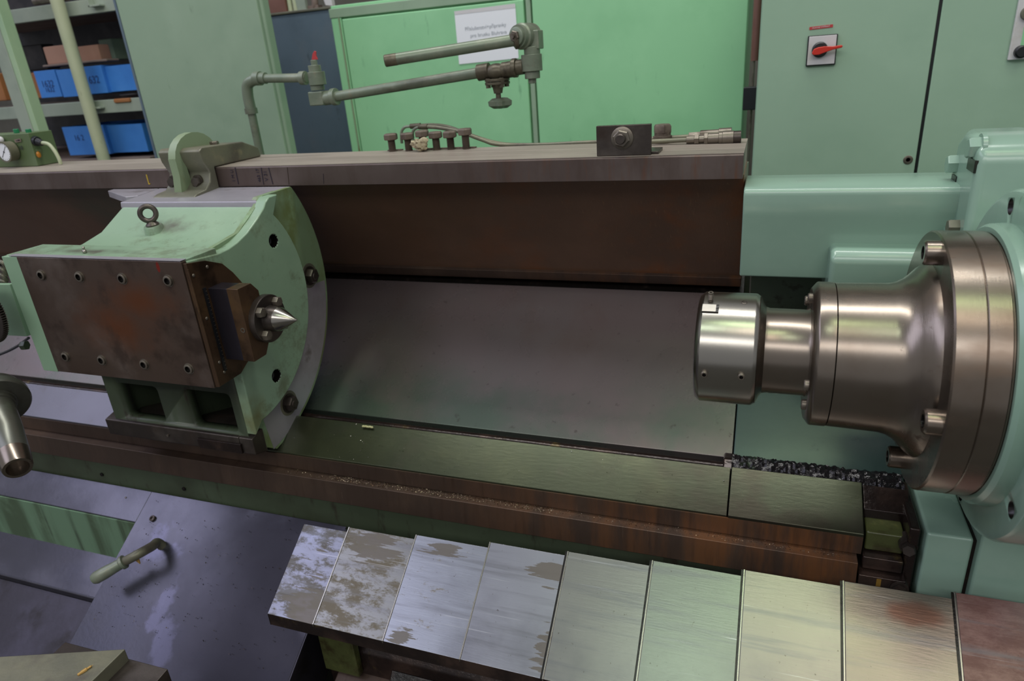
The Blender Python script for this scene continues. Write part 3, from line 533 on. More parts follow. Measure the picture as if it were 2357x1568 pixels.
bx = [(903, 342), (941, 341), (975, 339), (1005, 338), (1038, 337), (1073, 335)]
for l, (x, y) in zip(bl, bx):
    p = PY(x, y, 1.682); hbolt_free(l, 'hex bolts standing on the rail', (p.x, 1.682, -.2128), .0192, .0165, .030+(.006 if x in (1073, 975) else .001))
for x in (903, 975, 1005, 1038, 1073):
    p = PY(x, 340, 1.682); tag(obj('washer_plate', B().box(p.x-.021, p.x+.021, 1.690, 1.704, -.2128, -.2098), 'bolt_dusty', bev=.0006), {903: 'small plate under the leftmost rail bolt', 975: 'small plate under the bolt behind the cotton waste', 1005: 'small plate under the fourth rail bolt', 1038: 'small plate under the fifth rail bolt', 1073: 'small plate under the tallest rail bolt'}[x], 'plate', 'plates under the rail bolts')
p = PY(1525, 310, 1.675); t = thing('hex_bolt', 'single large hex bolt with washers behind the stop block', 'bolt', (p.x, 1.675, -.2128))
obj('head', B().hexa((p.x, 1.675, -.190), (0, 0, 1), .0215, .019), 'bolt_dusty', t, .0006); obj('washer', B().rev((p.x, 1.675, -.2128), (0, 0, 1), [(0, .020), (.010, .020), (.011, .0215), (.016, .0215), (.017, .019), (.023, .019)], 28), 'bolt_dusty', t)
b = B()
for k in range(14): b.ball(PY(966+random.gauss(0, 9), 334+random.uniform(-12, 11), 1.660+random.uniform(-.006, .006)), random.uniform(.006, .011), (1.2, 1, .8), 2)
for v in b.bm.verts: v.co += Vector([random.uniform(-.0022, .0022) for _ in range(3)])
bmesh.ops.remove_doubles(b.bm, verts=b.bm.verts, dist=1e-5)
tag(obj('cotton_waste', b, 'rag', ang=60), 'tuft of dirty cotton waste wedged between the rail bolts', 'rag')
hz = 1.77
def hose(label, pts, Y, elbow, r=.0052):
    t = thing('hydraulic_hose', label, 'hose', PY(*pts[0], Y))
    obj('rubber_hose', B().tube([PY(x, y, Y+dy) for x, y, dy in pts_], r, 10, 6), 'bracket', t) if False else None
    return t
h1 = thing('hydraulic_hose', 'long thin grey hose looping from the bolts down behind the rail, rear one', 'hose', (-.95, 1.82, -.215), 'thin hoses on the rail')
obj('rubber_hose', B().tube([PY(955, 291, 1.83), PY(990, 288, 1.83), PY(1030, 292, 1.83), PY(1080, 310, 1.83), PY(1130, 326, 1.83), PY(1175, 333, 1.84), PY(1260, 333, 1.84)], .0052, 10), 'bracket', h1)
obj('copper_bend', B().tube([PY(925, 330, 1.83), PY(924, 305, 1.83), PY(932, 293, 1.83), PY(948, 291, 1.83)], .0042, 10), 'pipe', h1); obj('ferrule', B().cyl(PY(945, 291, 1.83), PY(968, 289, 1.83), .0072), 'valve', h1)
h2 = thing('hydraulic_hose', 'thin grey hose looping from the bolts, nearer one with the bent tube end', 'hose', (-.93, 1.79, -.215), 'thin hoses on the rail')
obj('rubber_hose', B().tube([PY(975, 292, 1.79), PY(1010, 294, 1.79), PY(1060, 304, 1.79), PY(1110, 322, 1.79), PY(1150, 333, 1.79), PY(1250, 333, 1.80), PY(1330, 329, 1.80), PY(1400, 326, 1.80), PY(1500, 322, 1.80), PY(1570, 322, 1.80)], .0052, 10), 'bracket', h2)
obj('copper_bend', B().tube([PY(951, 332, 1.79), PY(950, 306, 1.79), PY(956, 296, 1.79), PY(968, 292, 1.79)], .0042, 10), 'pipe', h2); obj('ferrule', B().cyl(PY(964, 292, 1.79), PY(984, 292, 1.79), .0072), 'valve', h2)
qc = thing('hose_coupling', 'knurled steel quick coupling lying at the rail right end, front one', 'coupling', (-.10, 1.70, -.2129), 'hose couplings at the rail end')
a0 = PY(1500, 326, 1.64); a1 = PY(1706, 316, 1.64); d = (a1-a0)
def seg(t0, t1, r, m, nm, n=20, r2=None, base=a0, dd=d, par=qc): obj(nm, B().cyl(base+dd*t0, base+dd*t1, r, r2, n), m, par, .0006)
seg(-.02, .42, .0052, 'bracket', 'rubber_hose'); seg(.40, .49, .0085, 'bolt', 'ferrule'); seg(.49, .54, .0115, 'bolt', 'hex_nut', 6); seg(.54, .60, .0085, 'bolt', 'ferrule'); seg(.60, .64, .0135, 'bolt', 'hex_nut', 6)
seg(.64, .76, .0120, 'bolt', 'socket_body'); seg(.76, .80, .0145, 'bolt', 'lock_sleeve'); seg(.80, .92, .0155, 'bolt', 'lock_sleeve'); seg(.92, 1.0, .0145, 'steel_dark', 'socket_mouth'); seg(.999, 1.001, .010, 'black', 'socket_bore')
q2 = thing('hose_coupling', 'second steel quick coupling lying behind the front one at the rail end', 'coupling', (-.12, 1.76, -.2129), 'hose couplings at the rail end')
c0 = PY(1500, 320, 1.685); c1 = PY(1690, 308, 1.685); kw = dict(base=c0, dd=c1-c0, par=q2)
seg(-.02, .5, .0052, 'bracket', 'rubber_hose', **kw); seg(.46, .60, .010, 'bolt', 'hex_nut', 6, **kw); seg(.60, .82, .0125, 'bolt', 'socket_body', **kw); seg(.82, .97, .0145, 'bolt', 'lock_sleeve', **kw)
# ================================================================== SWINGING COOLANT PIPE
YP = 1.95
def py(x, y, dy=0): return PY(x, y, YP+dy)
cp = thing('coolant_pipe', 'jointed grey coolant pipe arm with valve standing behind the bed', 'pipe', (PY(585, 345, YP).x, YP, -.40))
rb = PY(575, 240, YP); obj('riser_pipe', B().cyl((rb.x, YP, -.40), (rb.x, YP, rb.z), .0135), 'pipe', cp)
obj('elbow', B().tube([(rb.x, YP, rb.z-.02), (rb.x, YP, rb.z+.03), py(572, 192), py(596, 181), py(612, 180)], .0175, 16).cyl((rb.x, YP, rb.z-.03), (rb.x, YP, rb.z-.012), .0205).cyl(py(588, 181), py(600, 180.5), .0215), 'pipe', cp)
obj('cross_pipe', B().cyl(py(600, 181), py(705, 179), .0135), 'pipe', cp); obj('socket_ring', B().cyl(py(693, 180), py(704, 179.6), .0205), 'pipe', cp)
def vert(x, y0, y1, r, nm, m='pipe', n=24, x2=None, par=None):
    a, c = py(x, y0), py(x, y1); a = Vector((a.x, YP, a.z)); c = Vector((a.x, YP, c.z)); return obj(nm, B().cyl(c, a, r, None, n), m, par or cp, .0015)
vert(727, 165, 196, .0265, 'swivel_body'); vert(723, 150, 166, .0195, 'swivel_cap'); vert(722, 138, 151, .0105, 'swivel_nut', 'pipe', 6); vert(730, 196, 208, .0215, 'swivel_neck')
obj('red_tag', B().prism([py(*q_) for q_ in ((717, 138), (719, 124), (723, 117), (727, 119), (727, 128), (731, 137))], (0, .004, 0)), 'redlabel', cp, .001)
pj = py(735, 226); obj('joint_box', B().obox(pj, (.026, 0, 0), (0, .022, 0), (0, 0, .021)), 'pipe', cp, .004)
q0, q1 = py(752, 226), py(1112, 166); dd = (q1-q0).normalized()
obj('joint_socket', B().cyl(q0-dd*.01, q0+dd*.03, .021).cyl(q0+dd*.022, q0+dd*.038, .0255), 'pipe', cp, .0015)
obj('swing_pipe', B().cyl(q0, q1, .0150), 'pipe', cp)
vc = py(1143, 165); vv = obj('valve_body', B().ball(vc, .030, (1.15, .9, .75), 3).cyl(q1-dd*.015, q1+dd*.02, .0225).cyl(vc+dd*.02, vc+dd*.062, .022), 'valve', cp)
obj('valve_flange', B().cyl(vc+Vector((0, 0, -.018)), vc+Vector((0, 0, -.025)), .036, None, 24).cyl(vc+Vector((0, 0, -.027)), vc+Vector((0, 0, -.034)), .036, None, 24), 'valve', cp, .001)
for k in range(4):
    a = PI/4+k*PI/2; e = vc+Vector((.029*math.cos(a), .029*math.sin(a), -.026)); obj('flange_bolt', B().hexa(e+Vector((0, 0, -.016)), (0, 0, 1), .0075, .026), 'valve', cp)
obj('valve_bonnet', B().cyl(vc+Vector((0, 0, -.034)), vc+Vector((0, 0, -.058)), .018, .013, 8).cyl(vc+Vector((0, 0, -.058)), vc+Vector((0, 0, -.080)), .0075), 'valve', cp)
b = B(); hc = vc+Vector((.004, 0, -.085)); n = 40; ring = []
b.rev(hc, (0, 0, 1), [(.012, .010), (.014, .020), (.006, .031), (-.006, .030), (-.014, .018), (-.015, 0)], 24)
for v in b.bm.verts:
    d_ = v.co-hc; a = math.atan2(d_.y, d_.x); rr = math.hypot(d_.x, d_.y)
    if rr > .012: s_ = 1+.16*math.cos(5*a); v.co.x = hc.x+d_.x*s_; v.co.y = hc.y+d_.y*s_
obj('valve_handwheel', b, 'pipe', cp, label='small green lobed valve handwheel')
obj('swivel_socket', B().cyl(py(1176, 158), py(1206, 153), .0205).cyl(py(1180, 157), py(1190, 156), .0255), 'valve', cp, .0015)
vert(1223, 125, 164, .0290, 'swivel_body'); vert(1224, 107, 126, .0225, 'swivel_neck'); vert(1225, 164, 181, .0215, 'swivel_cap'); vert(1225, 181, 192, .0125, 'swivel_nut', 'pipe', 6)
ub = py(1226, 92); obj('joint_box', B().obox(ub+Vector((.002, .01, 0)), (.019, 0, 0), (0, .024, 0), (0, 0, .024)), 'pipe', cp, .003)
ax = Vector((-.30, -.94, .03)).normalized(); uc = py(1216, 84)+Vector((0, .03, 0))
obj('swivel_body', B().rev(uc, ax, [(0, .034), (.050, .034), (.054, .030), (.066, .029)], 36).rev(uc+ax*.066, ax, [(0, .0235), (.008, .0235), (.010, .020)], 28), 'pipe', cp)
obj('swivel_nut', B().hexa(uc+ax*.076, ax, .0150, .009).cyl(uc+ax*.085, uc+ax*.092, .0065), 'bolt', cp)
t0, t1 = PY(1186, 92, 1.92), PY(889, 140, 1.80)
obj('spout_pipe', B().cyl(t0, t1, .0155), 'pipe', cp); e = (t1-t0).normalized()
obj('spout_end', B().rev(t1-e*.03, e, [(0, .0160), (.032, .0160), (.034, .0145), (.034, .012), (.02, .012), (.02, 0)], 24), 'valve', cp, label='dark threaded open pipe end')
obj('socket_ring', B().rev(t0-e*.008, e, [(0, .024), (.010, .024), (.013, .019)], 28), 'valve', cp)
# ================================================================== TELESCOPIC WAY COVER
wc = thing('telescopic_cover', 'telescopic steel way cover of nine overlapping sloping plates', 'way cover', (-.2, 1.0, -1.05))
sl = math.tan(math.radians(33)); xs = [-.990, -.8665, -.6925, -.515, -.340, -.1645, .0115, .1865, .367, .60]
yb = [1.077, 1.085, 1.092, 1.101, 1.107, 1.115, 1.124, 1.131, 1.140]
for k in range(9):
    lift = .0045*k-.008; yf, y1 = .901-.0008*k, yb[k]; x0, x1 = xs[k], xs[k+1]+.02
    if k == 8: x1 = .62
    zf = -1.109+(yf-.90)*sl+lift*.45; zb = zf+(y1-yf)*sl; th = .0042
    po = []
    pr_ = [(yf, zf), (y1, zb), (y1+.001, zb-.012), (y1-.002, zb-.012), (y1-.003, zb-th), (yf+.004, zf-th), (yf+.004, zf-.030), (yf, zf-.032)]
    nm = ['mottled brown leftmost cover plate', 'pitted rusty cover plate', 'pale spotted cover plate', 'pale plate with dark stains on its right edge', 'grey brushed cover plate', None, None, 'warm brushed plate with a reddish stain', 'reddish brown rightmost cover plate'][k]
    pl = remat(obj('cover_plate', B().px(pr_, x0, x1), TR[k], wc, .0009, label=nm), 'oily', lambda f: f.normal.y < -.9)  # front skirt faces blackened, their shade put into the colour
    if k: obj('wiper_lip', B().px([(yf-.0005, zf+.0006), (y1+.0005, zb+.0006), (y1+.0005, zb-.0045), (yf-.0005, zf-.0060)], x0-.0034, x0-.0004), 'steel_light', pl, .0005)
    if k >= 4: obj('wiper_lip', B().px([(yf-.0002, zf-.0012), (y1+.0005, zb-.0012), (y1+.0005, zb-.0045), (yf-.0002, zf-.0060)], x0-.0075, x0-.0036), 'black_oil', pl)
    if k == 0: obj('end_skirt', B().px([(yf, zf-.001), (y1, zb-.001), (y1, zb-.012), (yf+.05, zf-.028), (yf, zf-.032)], x0, x0+.002), 'steel_dark', pl)
# what lies under the cover
uc_ = thing('cross_slide', 'dark rusty slide body in the shadow under the way cover', 'machine slide', (-.3, 1.0, -1.5))
obj('slide_body', B().px([(.985, -1.27), (1.10, -1.13), (1.16, -1.13), (1.16, -1.6), (.985, -1.6)], -.93, .7), 'oily', uc_, .004)
obj('slide_ledge', B().px([(.86, -1.40), (1.0, -1.33), (1.0, -1.6), (.86, -1.6)], -.90, .7), 'rust_face', uc_, .004)
obj('slide_step', B().px([(.93, -1.36), (.985, -1.30), (1.0, -1.4), (.93, -1.4)], -.75, -.55), 'black_oil', uc_, .003)
obj('corner_pad', B().box(-.925, -.83, .965, .985, -1.33, -1.20), 'oilgreen', uc_, .003)
# ================================================================== SLOPING SHEET GUARD, LOWER LEFT
sg = thing('sheet_guard', 'wide sloping lavender grey sheet metal guard below the bed', 'guard', (-1.4, 1.1, -1.2))
s3 = math.tan(math.radians(33)); Z = lambda y: -1.091+(y-1.195)*s3
obj('guard_sheet', B().px([(1.195, Z(1.195)), (.74, Z(.74)), (.74, Z(.74)-.004), (1.195, Z(1.195)-.004)], -1.625, -.965), 'sheet', sg, .001)
obj('guard_sheet', B().px([(1.195, Z(1.195)), (1.118, Z(1.118)), (1.118, Z(1.118)-.004), (1.195, Z(1.195)-.004)], -3.3, -1.6255), 'sheet', sg, .001)
obj('side_skirt', B().prism([(-.965, 1.19, Z(1.19)-.001), (-.965, .74, Z(.74)-.001), (-.965, .74, Z(.74)-.25), (-.965, 1.19, Z(1.19)-.15)], (.003, 0, 0)), 'sheetdark', sg)
pb = PY(270, 1283, 1.116); zb_ = pb.z
obj('drop_face', B().px([(1.118, Z(1.118)-.004), (1.114, Z(1.118)-.004), (1.114, zb_-.02), (1.118, zb_-.02)], -3.3, -1.626), 'dirtygreen', sg)
pc = PZ(215, 1378, zb_-.05)
obj('lower_ledge', B().px([(1.116, zb_+.0), (1.116-.10, zb_-.065), (1.116-.10, zb_-.069), (1.116, zb_-.004)], -3.3, -1.628), 'sheet', sg, .001)
obj('ledge_lip', B().px([(1.017, zb_-.0640), (1.013, zb_-.0610), (1.010, zb_-.0640), (1.013, zb_-.085)], -3.3, -1.628), 'sheet', sg, .001)
obj('lower_tray', B().px([(1.012, zb_-.084), (.60, zb_-.30), (.60, zb_-.31), (1.012, zb_-.09)], -3.3, -1.60), 'sheetdark', sg)
obj('left_flank', B().prism([(-1.626, 1.118, Z(1.118)-.004), (-1.626, .74, Z(.74)-.004), (-1.626, .74, Z(.74)-.16), (-1.626, 1.118, Z(1.118)-.16)], (.002, 0, 0)), 'sheetdark', sg)
p = Vector((-1.571, 1.133, Z(1.133))); nn = Vector((0, -.545, .839)); obj('cap_screw', sock(B(), p, nn, .0085, .006), 'steel_dark', sg)
obj('row_screw', B().cyl(PY(290, 1146, 1.17), PY(290, 1146, 1.17)+nn*.002, .003, n=10), 'steel_dark', sg)
# base casting green strip with two screw heads on the left
for x, y in ((235, 1092), (424, 1125)): p = PY(x, y, 1.1995); obj('base_screw', B().cyl(p, p-Vector((0, .003, 0)), .006, n=14), 'black_oil', bed)
# curved handle
hl = thing('lever_handle', 'rounded grey green lever handle sticking out of the guard', 'handle', (-1.49, 1.08, -1.165))
f0 = Vector((-1.495, 1.08, Z(1.08)-.005)); pA = PY(350, 1258, 1.045); pB = PY(318, 1276, 1.005); pC = PY(285, 1294, .985); pD = PY(208, 1338, .93)
obj('bent_shaft', B().tube([f0, f0+Vector((-.002, -.012, .022)), pA, pB, pC], .0125, 16), 'bracket', hl)
d_ = (pD-pC); n_ = d_.normalized(); L_ = d_.length
obj('grip', B().rev(pC-n_*.004, n_, [(0, .013), (.002, .0185), (.009, .0185), (.013, .0145), (.03, .0150), (L_*.6, .0168), (L_-.012, .0165), (L_-.004, .013), (L_, .006), (L_+.001, 0)], 28), 'pipe', hl)
obj('pointer_tab', B().obox(pB+Vector((-.004, -.004, -.014)), (.006, 0, -.004), (0, .0015, 0), (.001, 0, .010)), 'leaf', hl)
# left edge: steel nozzle-like steady tool
cq = PY(-10, 925, .93); ce = PY(41, 1078, .815); an = (ce-cq).normalized()
st = thing('clamping_sleeve', 'stepped steel sleeve with broad dark flange at left edge', 'tool sleeve', cq)
LL = (ce-cq).length
obj('flange_disc', B().rev(cq-an*.014, an, [(-.02, .06), (0, .066), (.004, .070), (.020, .071), (.024, .068), (.024, 0)], 56), 'sleevemetal', st)
obj('sleeve_step', B().rev(cq, an, [(-.004, .042), (.012, .042), (.013, .038), (.024, .038), (.025, .0345), (.034, .0345)], 48), 'sleevemetal', st)
obj('sleeve_body', B().rev(cq, an, [(.034, .0345), (LL*.5, .0345), (LL*.505, .0338), (LL*.80, .0325)], 48), 'sleevemetal', st)
obj('sleeve_mouth', B().rev(cq, an, [(LL*.80, .0327), (LL*.98, .0295), (LL, .028), (LL, .022), (LL*.9, .021), (LL*.9, 0)], 48), 'steel', st, label='bright worn sleeve mouth ring')
# block in the lower left corner
lb = thing('tool_post_block', 'worn beige green steel block in the bottom left corner', 'tool block', (-1.2, .75, -1.2))
zt = -1.06; a, c_, dq = PZ(-60, 1515, zt), PZ(288, 1494, zt), PZ(205, 1575, zt)
e_ = (dq-c_).normalized(); far = a+e_*.25; pts = [a, c_, c_+e_*.25, a+e_*.25]
obj('block_body', B().prism(pts, (0, 0, -.10)), 'bracket', lb, .002)
f1, f2, f3 = PZ(150, 1478, zt-.03), PZ(386, 1540, zt-.03), PZ(300, 1640, zt-.03)
obj('lower_plate', B().prism([f1, f2, f2+(f3-f2)*1.0, f1+(f3-f2)*1.0], (0, 0, -.05)), 'steel_dark', lb, .0015)
p0 = PZ(178, 1555, zt+.001); p1 = PZ(214, 1531, zt+.003); b = B(); w_ = Vector((.002, .003, 0))
b.tube([p0, p0+(p1-p0)*.35, p0+(p1-p0)*.7, p1], [.0004]+[.0028]*4+[.0036]*6+[.0022]*5+[.0006]*10, 8, 6)
tag(obj('wood_shaving', b, 'leaf'), 'tan curled shaving lying on the corner block', 'shaving')
# gear, bracket, hoses at the far left of the tailstock
gr = thing('toothed_gear', 'dark toothed gear wheel half cut off at the left edge', 'gear', PY(-50, 718, .99))
gc = PY(-50, 722, .99); b = B(); n = 84; pts = []
for i in range(n*2):
    a = PI*i/n; r = .079 if i % 2 else .0735; pts += [gc+Vector((0.30*r*math.cos(a)*1.0, 0, 0))*0+Vector((r*math.cos(a), 0, r*math.sin(a)))]
obj('gear_wheel', b.prism(pts, (0, .012, 0)), 'steel_dark', gr); obj('gear_hub', B().cyl(gc+Vector((0, -.006, 0)), gc+Vector((0, .03, 0)), .02), 'steel_dark', gr)
gb = thing('gear_guard', 'flat green bracket plate behind the gear wheel', 'bracket', PY(20, 720, 1.06))
q = [PY(*p, 1.062) for p in ((-60, 655), (22, 655), (62, 775), (28, 773), (-40, 770))]; obj('plate', B().prism(q, (0, .012, 0)), 'green', gb, .001)
bb = PY(62, 795, 1.07); obj('bolt', B().hexa(bb, (-1, -.3, 0), .012, .014), 'dark_green', gb)
for k, (ya, yc) in enumerate(((603, 618), (618, 634), (632, 646), (645, 652))):
    t = B().tube([PY(-40, ya-4, 1.10), PY(-12, ya-2, 1.09), PY(6, ya+2, 1.085), PY(16, yc, 1.09)], .0052, 10)
    tag(obj('oil_line', t, 'bracket'), ['topmost of the four oil lines behind the tailstock', 'second oil line from the top behind the tailstock', 'third oil line from the top behind the tailstock', 'lowest of the four oil lines behind the tailstock'][k], 'oil line', 'oil lines at the tailstock rear')
tag(obj('cable', B().tube([PY(-30, 826, 1.16), PY(10, 812, 1.16), PY(40, 797, 1.16), PY(66, 778, 1.16)], .0038, 8), 'blackrub'), 'thin black cable curving behind the tailstock', 'cable')
# oiler unit on the rail at far left
YO = 1.60
ou = thing('oiler_unit', 'olive green oiler box with white round gauge and hose on the rail', 'oiler', PY(30, 370, YO))
a, c_ = PY(-60, 312, YO), PY(82, 372, YO); c2 = PY(60, 308, YO)
obj('oiler_body', B().px([(YO, -.212), (YO+.004, a.z-.002), (YO+.085, a.z-.002), (YO+.085, -.212)], a.x, c2.x+.004), 'gaugegreen', ou, .002)
gcn = PY(10, 350, YO-.03); yx = Vector((0, -1, 0))
gg = obj('gauge_case', B().rev(gcn+Vector((0, .028, 0)), yx, [(0, .030), (.022, .031), (.028, .0325), (.031, .0325), (.031, .0275), (.028, .0275)], 44, False).rev(gcn+Vector((0, .03, 0)), yx, [(0, .02), (.002, .02)], 20), 'bracket', ou)
obj('gauge_dial', B().cyl(gcn+Vector((0, .0015, 0)), gcn+Vector((0, -.001, 0)), .0278, n=40), 'paper', gg)
obj('gauge_needle', B().prism([gcn+Vector(v) for v in ((-.016, -.0014, -.016), (.0145, -.0014, .018), (.0155, -.0014, .017), (-.0145, -.0014, -.0172))], (0, -.0004, 0)).cyl(gcn+Vector((0, -.001, 0)), gcn+Vector((0, -.0022, 0)), .0028, n=14), 'darkstuff', gg)
b = B()
for k in range(-4, 10):
    a_ = math.radians(-60+k*20+20); v = Vector((math.cos(a_), 0, math.sin(a_))); b.obox(gcn+v*.0238+Vector((0, -.0013, 0)), v*.0016, (0, .0002, 0), v.cross(Vector((0, 1, 0)))*.0004)
obj('dial_ticks', b, 'marker', gg)
obj('white_cap', B().ball(PY(2, 322, YO-.006), .011, (1, .7, 1), 2), 'white', ou)
for x in (38, 66): p = PY(x, 303, YO+.03); obj('green_cap', B().rev(p-Vector((0, 0, .008)), (0, 0, 1), [(0, .006), (.004, .006), (.004, .0085), (.015, .0085), (.016, .0075)], 8), 'knobgreen', ou)
ep = obj('name_plate', B().obox(PY(41, 323.5, YO-.0005), (.0135, 0, .0010), (0, .001, 0), (-.0002, 0, .0048)), 'plank', ou)
text('plate_lettering', 'A 2000', PY(41, 323.5, YO-.0022), (1, 0, .07), (0, 0, 1), .0065, 'marker', ou); text('marker_writing', '10', PY(48, 341, YO-.0012), (1, 0, .05), (0, 0, 1), .018, 'marker', ou)
k0 = PY(70, 322, YO+.02); obj('hose_connector', B().cyl(k0, k0+Vector((.03, 0, -.006)), .017, .015, 16).cyl(k0+Vector((.03, 0, -.006)), k0+Vector((.048, 0, -.012)), .012, .009, 12), 'blackrub', ou, .001)
obj('clear_hose', B().tube([k0+Vector((.044, 0, -.010)), PY(112, 332, YO+.02), PY(126, 348, YO+.02), PY(136, 366, YO+.02), PY(140, 378, YO+.02)], .0055, 12), 'pipeivory', ou)
obj('oil_glass', B().ball(PY(89, 356, YO+.01), .0085, (.8, .8, 1.2), 3), 'brass', ou); obj('valve_stub', B().cyl(PY(88, 372, YO+.02), PY(88, 342, YO+.02), .011), 'gaugegreen', ou)
# ================================================================== BACKGROUND CABINETS
cb2 = thing('control_cabinet', 'grey green steel control cabinet with red handled switch', 'cabinet', (.6, 2.5, -CZ)); YC = 2.3
obj('cabinet_body', B().box(-.043, 1.9, YC+.022, YC+.6, -CZ, .42), 'cab', cb2, .004)
dl = obj('door', B().box(-.040, .4075, YC, YC+.02, -1.5, .40), 'cab', cb2, .003); dr = obj('door', B().box(.4155, 1.88, YC, YC+.02, -1.5, .40), 'cab', cb2, .003)
obj('door_gasket', B().box(.4073, .4157, YC+.006, YC+.021, -1.5, .40), 'black', cb2)
lkp = PY(2090, 368, YC); obj('door_lock', B().rev(lkp, (0, -1, 0), [(0, .0125), (.002, .0125), (.003, .010), (.003, .006), (-.001, .005), (-.001, 0)], 28), 'bolt', dl)
sw = thing('main_switch', 'white square switch plate with red rotary handle on cabinet door', 'switch', (.127, YC, -.05))
obj('backing_frame', B().box(.0885, .1665, YC-.010, YC-.0004, -.0905, -.009), 'black', sw, .002); obj('face_plate', B().box(.0915, .1635, YC-.0118, YC-.0095, -.087, -.0115), 'white', sw, .001)
kc = Vector((.122, YC-.012, -.0475)); kb = obj('switch_knob', B().rev(kc, (0, -1, 0), [(0, .021), (.010, .020), (.013, .017), (.013, 0)], 36), 'black', sw)
t_ = Vector((1, 0, .13)).normalized(); u_ = Vector((-.13, 0, 1)).normalized(); hp_ = [(-.022, -.003), (-.018, -.0085), (-.004, -.0105), (.015, -.007), (.033, -.004), (.056, -.0035), (.058, .0), (.056, .0035), (.033, .0045), (.012, .009), (-.004, .0095), (-.016, .007)]
obj('red_handle', B().prism([kc+Vector((0, -.012, -.002))+t_*a+u_*c for a, c in hp_], (0, -.014, 0)), 'red', sw, .002)
rlb = obj('red_label', B().obox(PY(1890, 62.5, YC-.001), (.0305, 0, .0012), (0, .0008, 0), (0, 0, .0038)), 'redlabel', cb2); rlb['label'] = 'small red label strip with white lettering'
text('label_lettering', 'HLAVNÍ VYPÍNAČ', PY(1890, 62.5, YC-.0024), (1, 0, .04), (0, 0, 1), .0058, 'white', cb2)
pn = thing('operator_panel', 'white switch panel cut off by the right frame edge', 'panel', PY(2340, 70, YC))
z1_, z0_ = .40, PY(2320, 139, YC-.012).z; xl = PY(2320, 139, YC-.012).x
obj('panel_plate', B().box(xl, xl+.35, YC-.012, YC-.001, z0_, z1_), 'white', pn, .002)
c_ = PY(2349, 119, YC-.012); obj('push_button', B().rev(c_, (0, -1, 0), [(0, .016), (.012, .0155), (.015, .012), (.015, 0)], 30), 'black', pn)
c_ = PY(2369, 84, YC-.012); obj('display_window', B().box(c_.x-.016, c_.x+.05, YC-.0135, YC-.0115, c_.z-.022, c_.z+.024), 'locker', pn, .001)
c_ = PY(2366, 30, YC-.012); obj('selector_knob', B().rev(c_, (0, -1, 0), [(0, .017), (.012, .016), (.014, 0)], 30), 'bracket', pn)
obj('red_line', B().box(xl+.02, xl+.12, YC-.0128, YC-.0118, c_.z-.021, c_.z-.0195), 'redlabel', pn)
# bright green locker
YL = 3.0
lk = thing('double_locker', 'bright green two door steel locker with white notice', 'locker', (-1.0, 3.2, -CZ))
obj('locker_body', B().box(-1.935, -.10, YL+.02, YL+.5, -CZ, .275), 'locker', lk, .004)
obj('top_rail', B().box(-1.935, -.10, YL+.0, YL+.03, .222, .262), 'tallcab', lk, .003)
obj('side_post', B().box(-1.930, -1.876, YL+.002, YL+.03, -1.6, .222), 'locker', lk, .003)
ld = obj('door', B().box(-1.868, -.992, YL-.006, YL+.018, -1.5, .214), 'locker', lk, .004); ldr = obj('door', B().box(-.955, -.103, YL-.006, YL+.018, -1.5, .30), 'locker', lk, .004)
obj('centre_strip', B().box(-.984, -.963, YL-.002, YL+.02, -1.5, .30), 'tallcab', lk, .003)
for y in (0,): obj('vertical_bead', B().box(-1.8905, -1.8835, YL-.002, YL+.02, -1.6, .222), 'rib', lk, .001)
nt_ = thing('paper_notice', 'white paper notice in a clear pocket on the green locker door', 'paper', PY(1120, 80, YL))
yy = YL-.0075; q = [PY(*p, yy) for p in ((1046, 28), (1186, 10), (1194, 134), (1057, 148))]; obj('paper_sheet', B().prism(q, (0, -.0008, 0)), 'paper', nt_)
q = [PY(*p, yy-.001) for p in ((1045, 26), (1185, 8), (1186, 18), (1047, 34))]; obj('perforated_edge', B().prism(q, (0, -.0005, 0)), 'white', nt_)
r_ = (PY(1186, 70, yy)-PY(1048, 86, yy)).normalized(); u_ = Vector((-r_.z, 0, r_.x))
text('notice_text', 'Příslušenství+přípravky', PY(1117, 62, yy-.0012), r_, u_, .0205, 'ink', nt_); text('notice_text', 'pro brusku Bluhrava', PY(1124, 78, yy-.0012), r_, u_, .0205, 'ink', nt_)
cn = thing('conduit_pipe', 'red brown vertical conduit between locker and control cabinet', 'conduit', (-.06, 2.55, -.3)); c_ = PY(1744, 60, 2.6); c3 = PY(1737, 140, 2.6)
obj('conduit_tube', B().cyl((c3.x, 2.6, c3.z), (c3.x, 2.6, .5), .013), 'redbrown', cn); obj('thin_rod', B().cyl((c3.x-.002, 2.6, -.6), (c3.x-.002, 2.6, c3.z), .004), 'bolt', cn)
c_ = PY(1728, 225, 2.6); obj('junction_box', B().box(c_.x-.024, c_.x+.03, 2.56, 2.6, c_.z-.037, c_.z+.037), 'blackrub', cn, .003)
# tall dull green cabinet
YT = 2.62; a, c_ = PY(272, 0, YT), PY(640, 100, YT)
tc = thing('tall_cabinet', 'tall dull green steel cabinet standing left of the pipe', 'cabinet', ((a.x+c_.x)/2, YT+.2, -CZ))
xl = PY(278, 60, YT).x; xr = PY(640, 230, YT).x
obj('cabinet_body', B().box(xl, xr, YT+.016, YT+.07, -CZ, .6), 'tallcab', tc, .012, seg=4); obj('front_door', B().box(xl+.008, xr-.012, YT, YT+.018, -1.5, .58), 'tallcab', tc, .005, seg=3)
obj('edge_strip', B().box(xl-.012, xl+.002, YT+.004, YT+.03, -1.5, .58), 'bluecab', tc, .003)
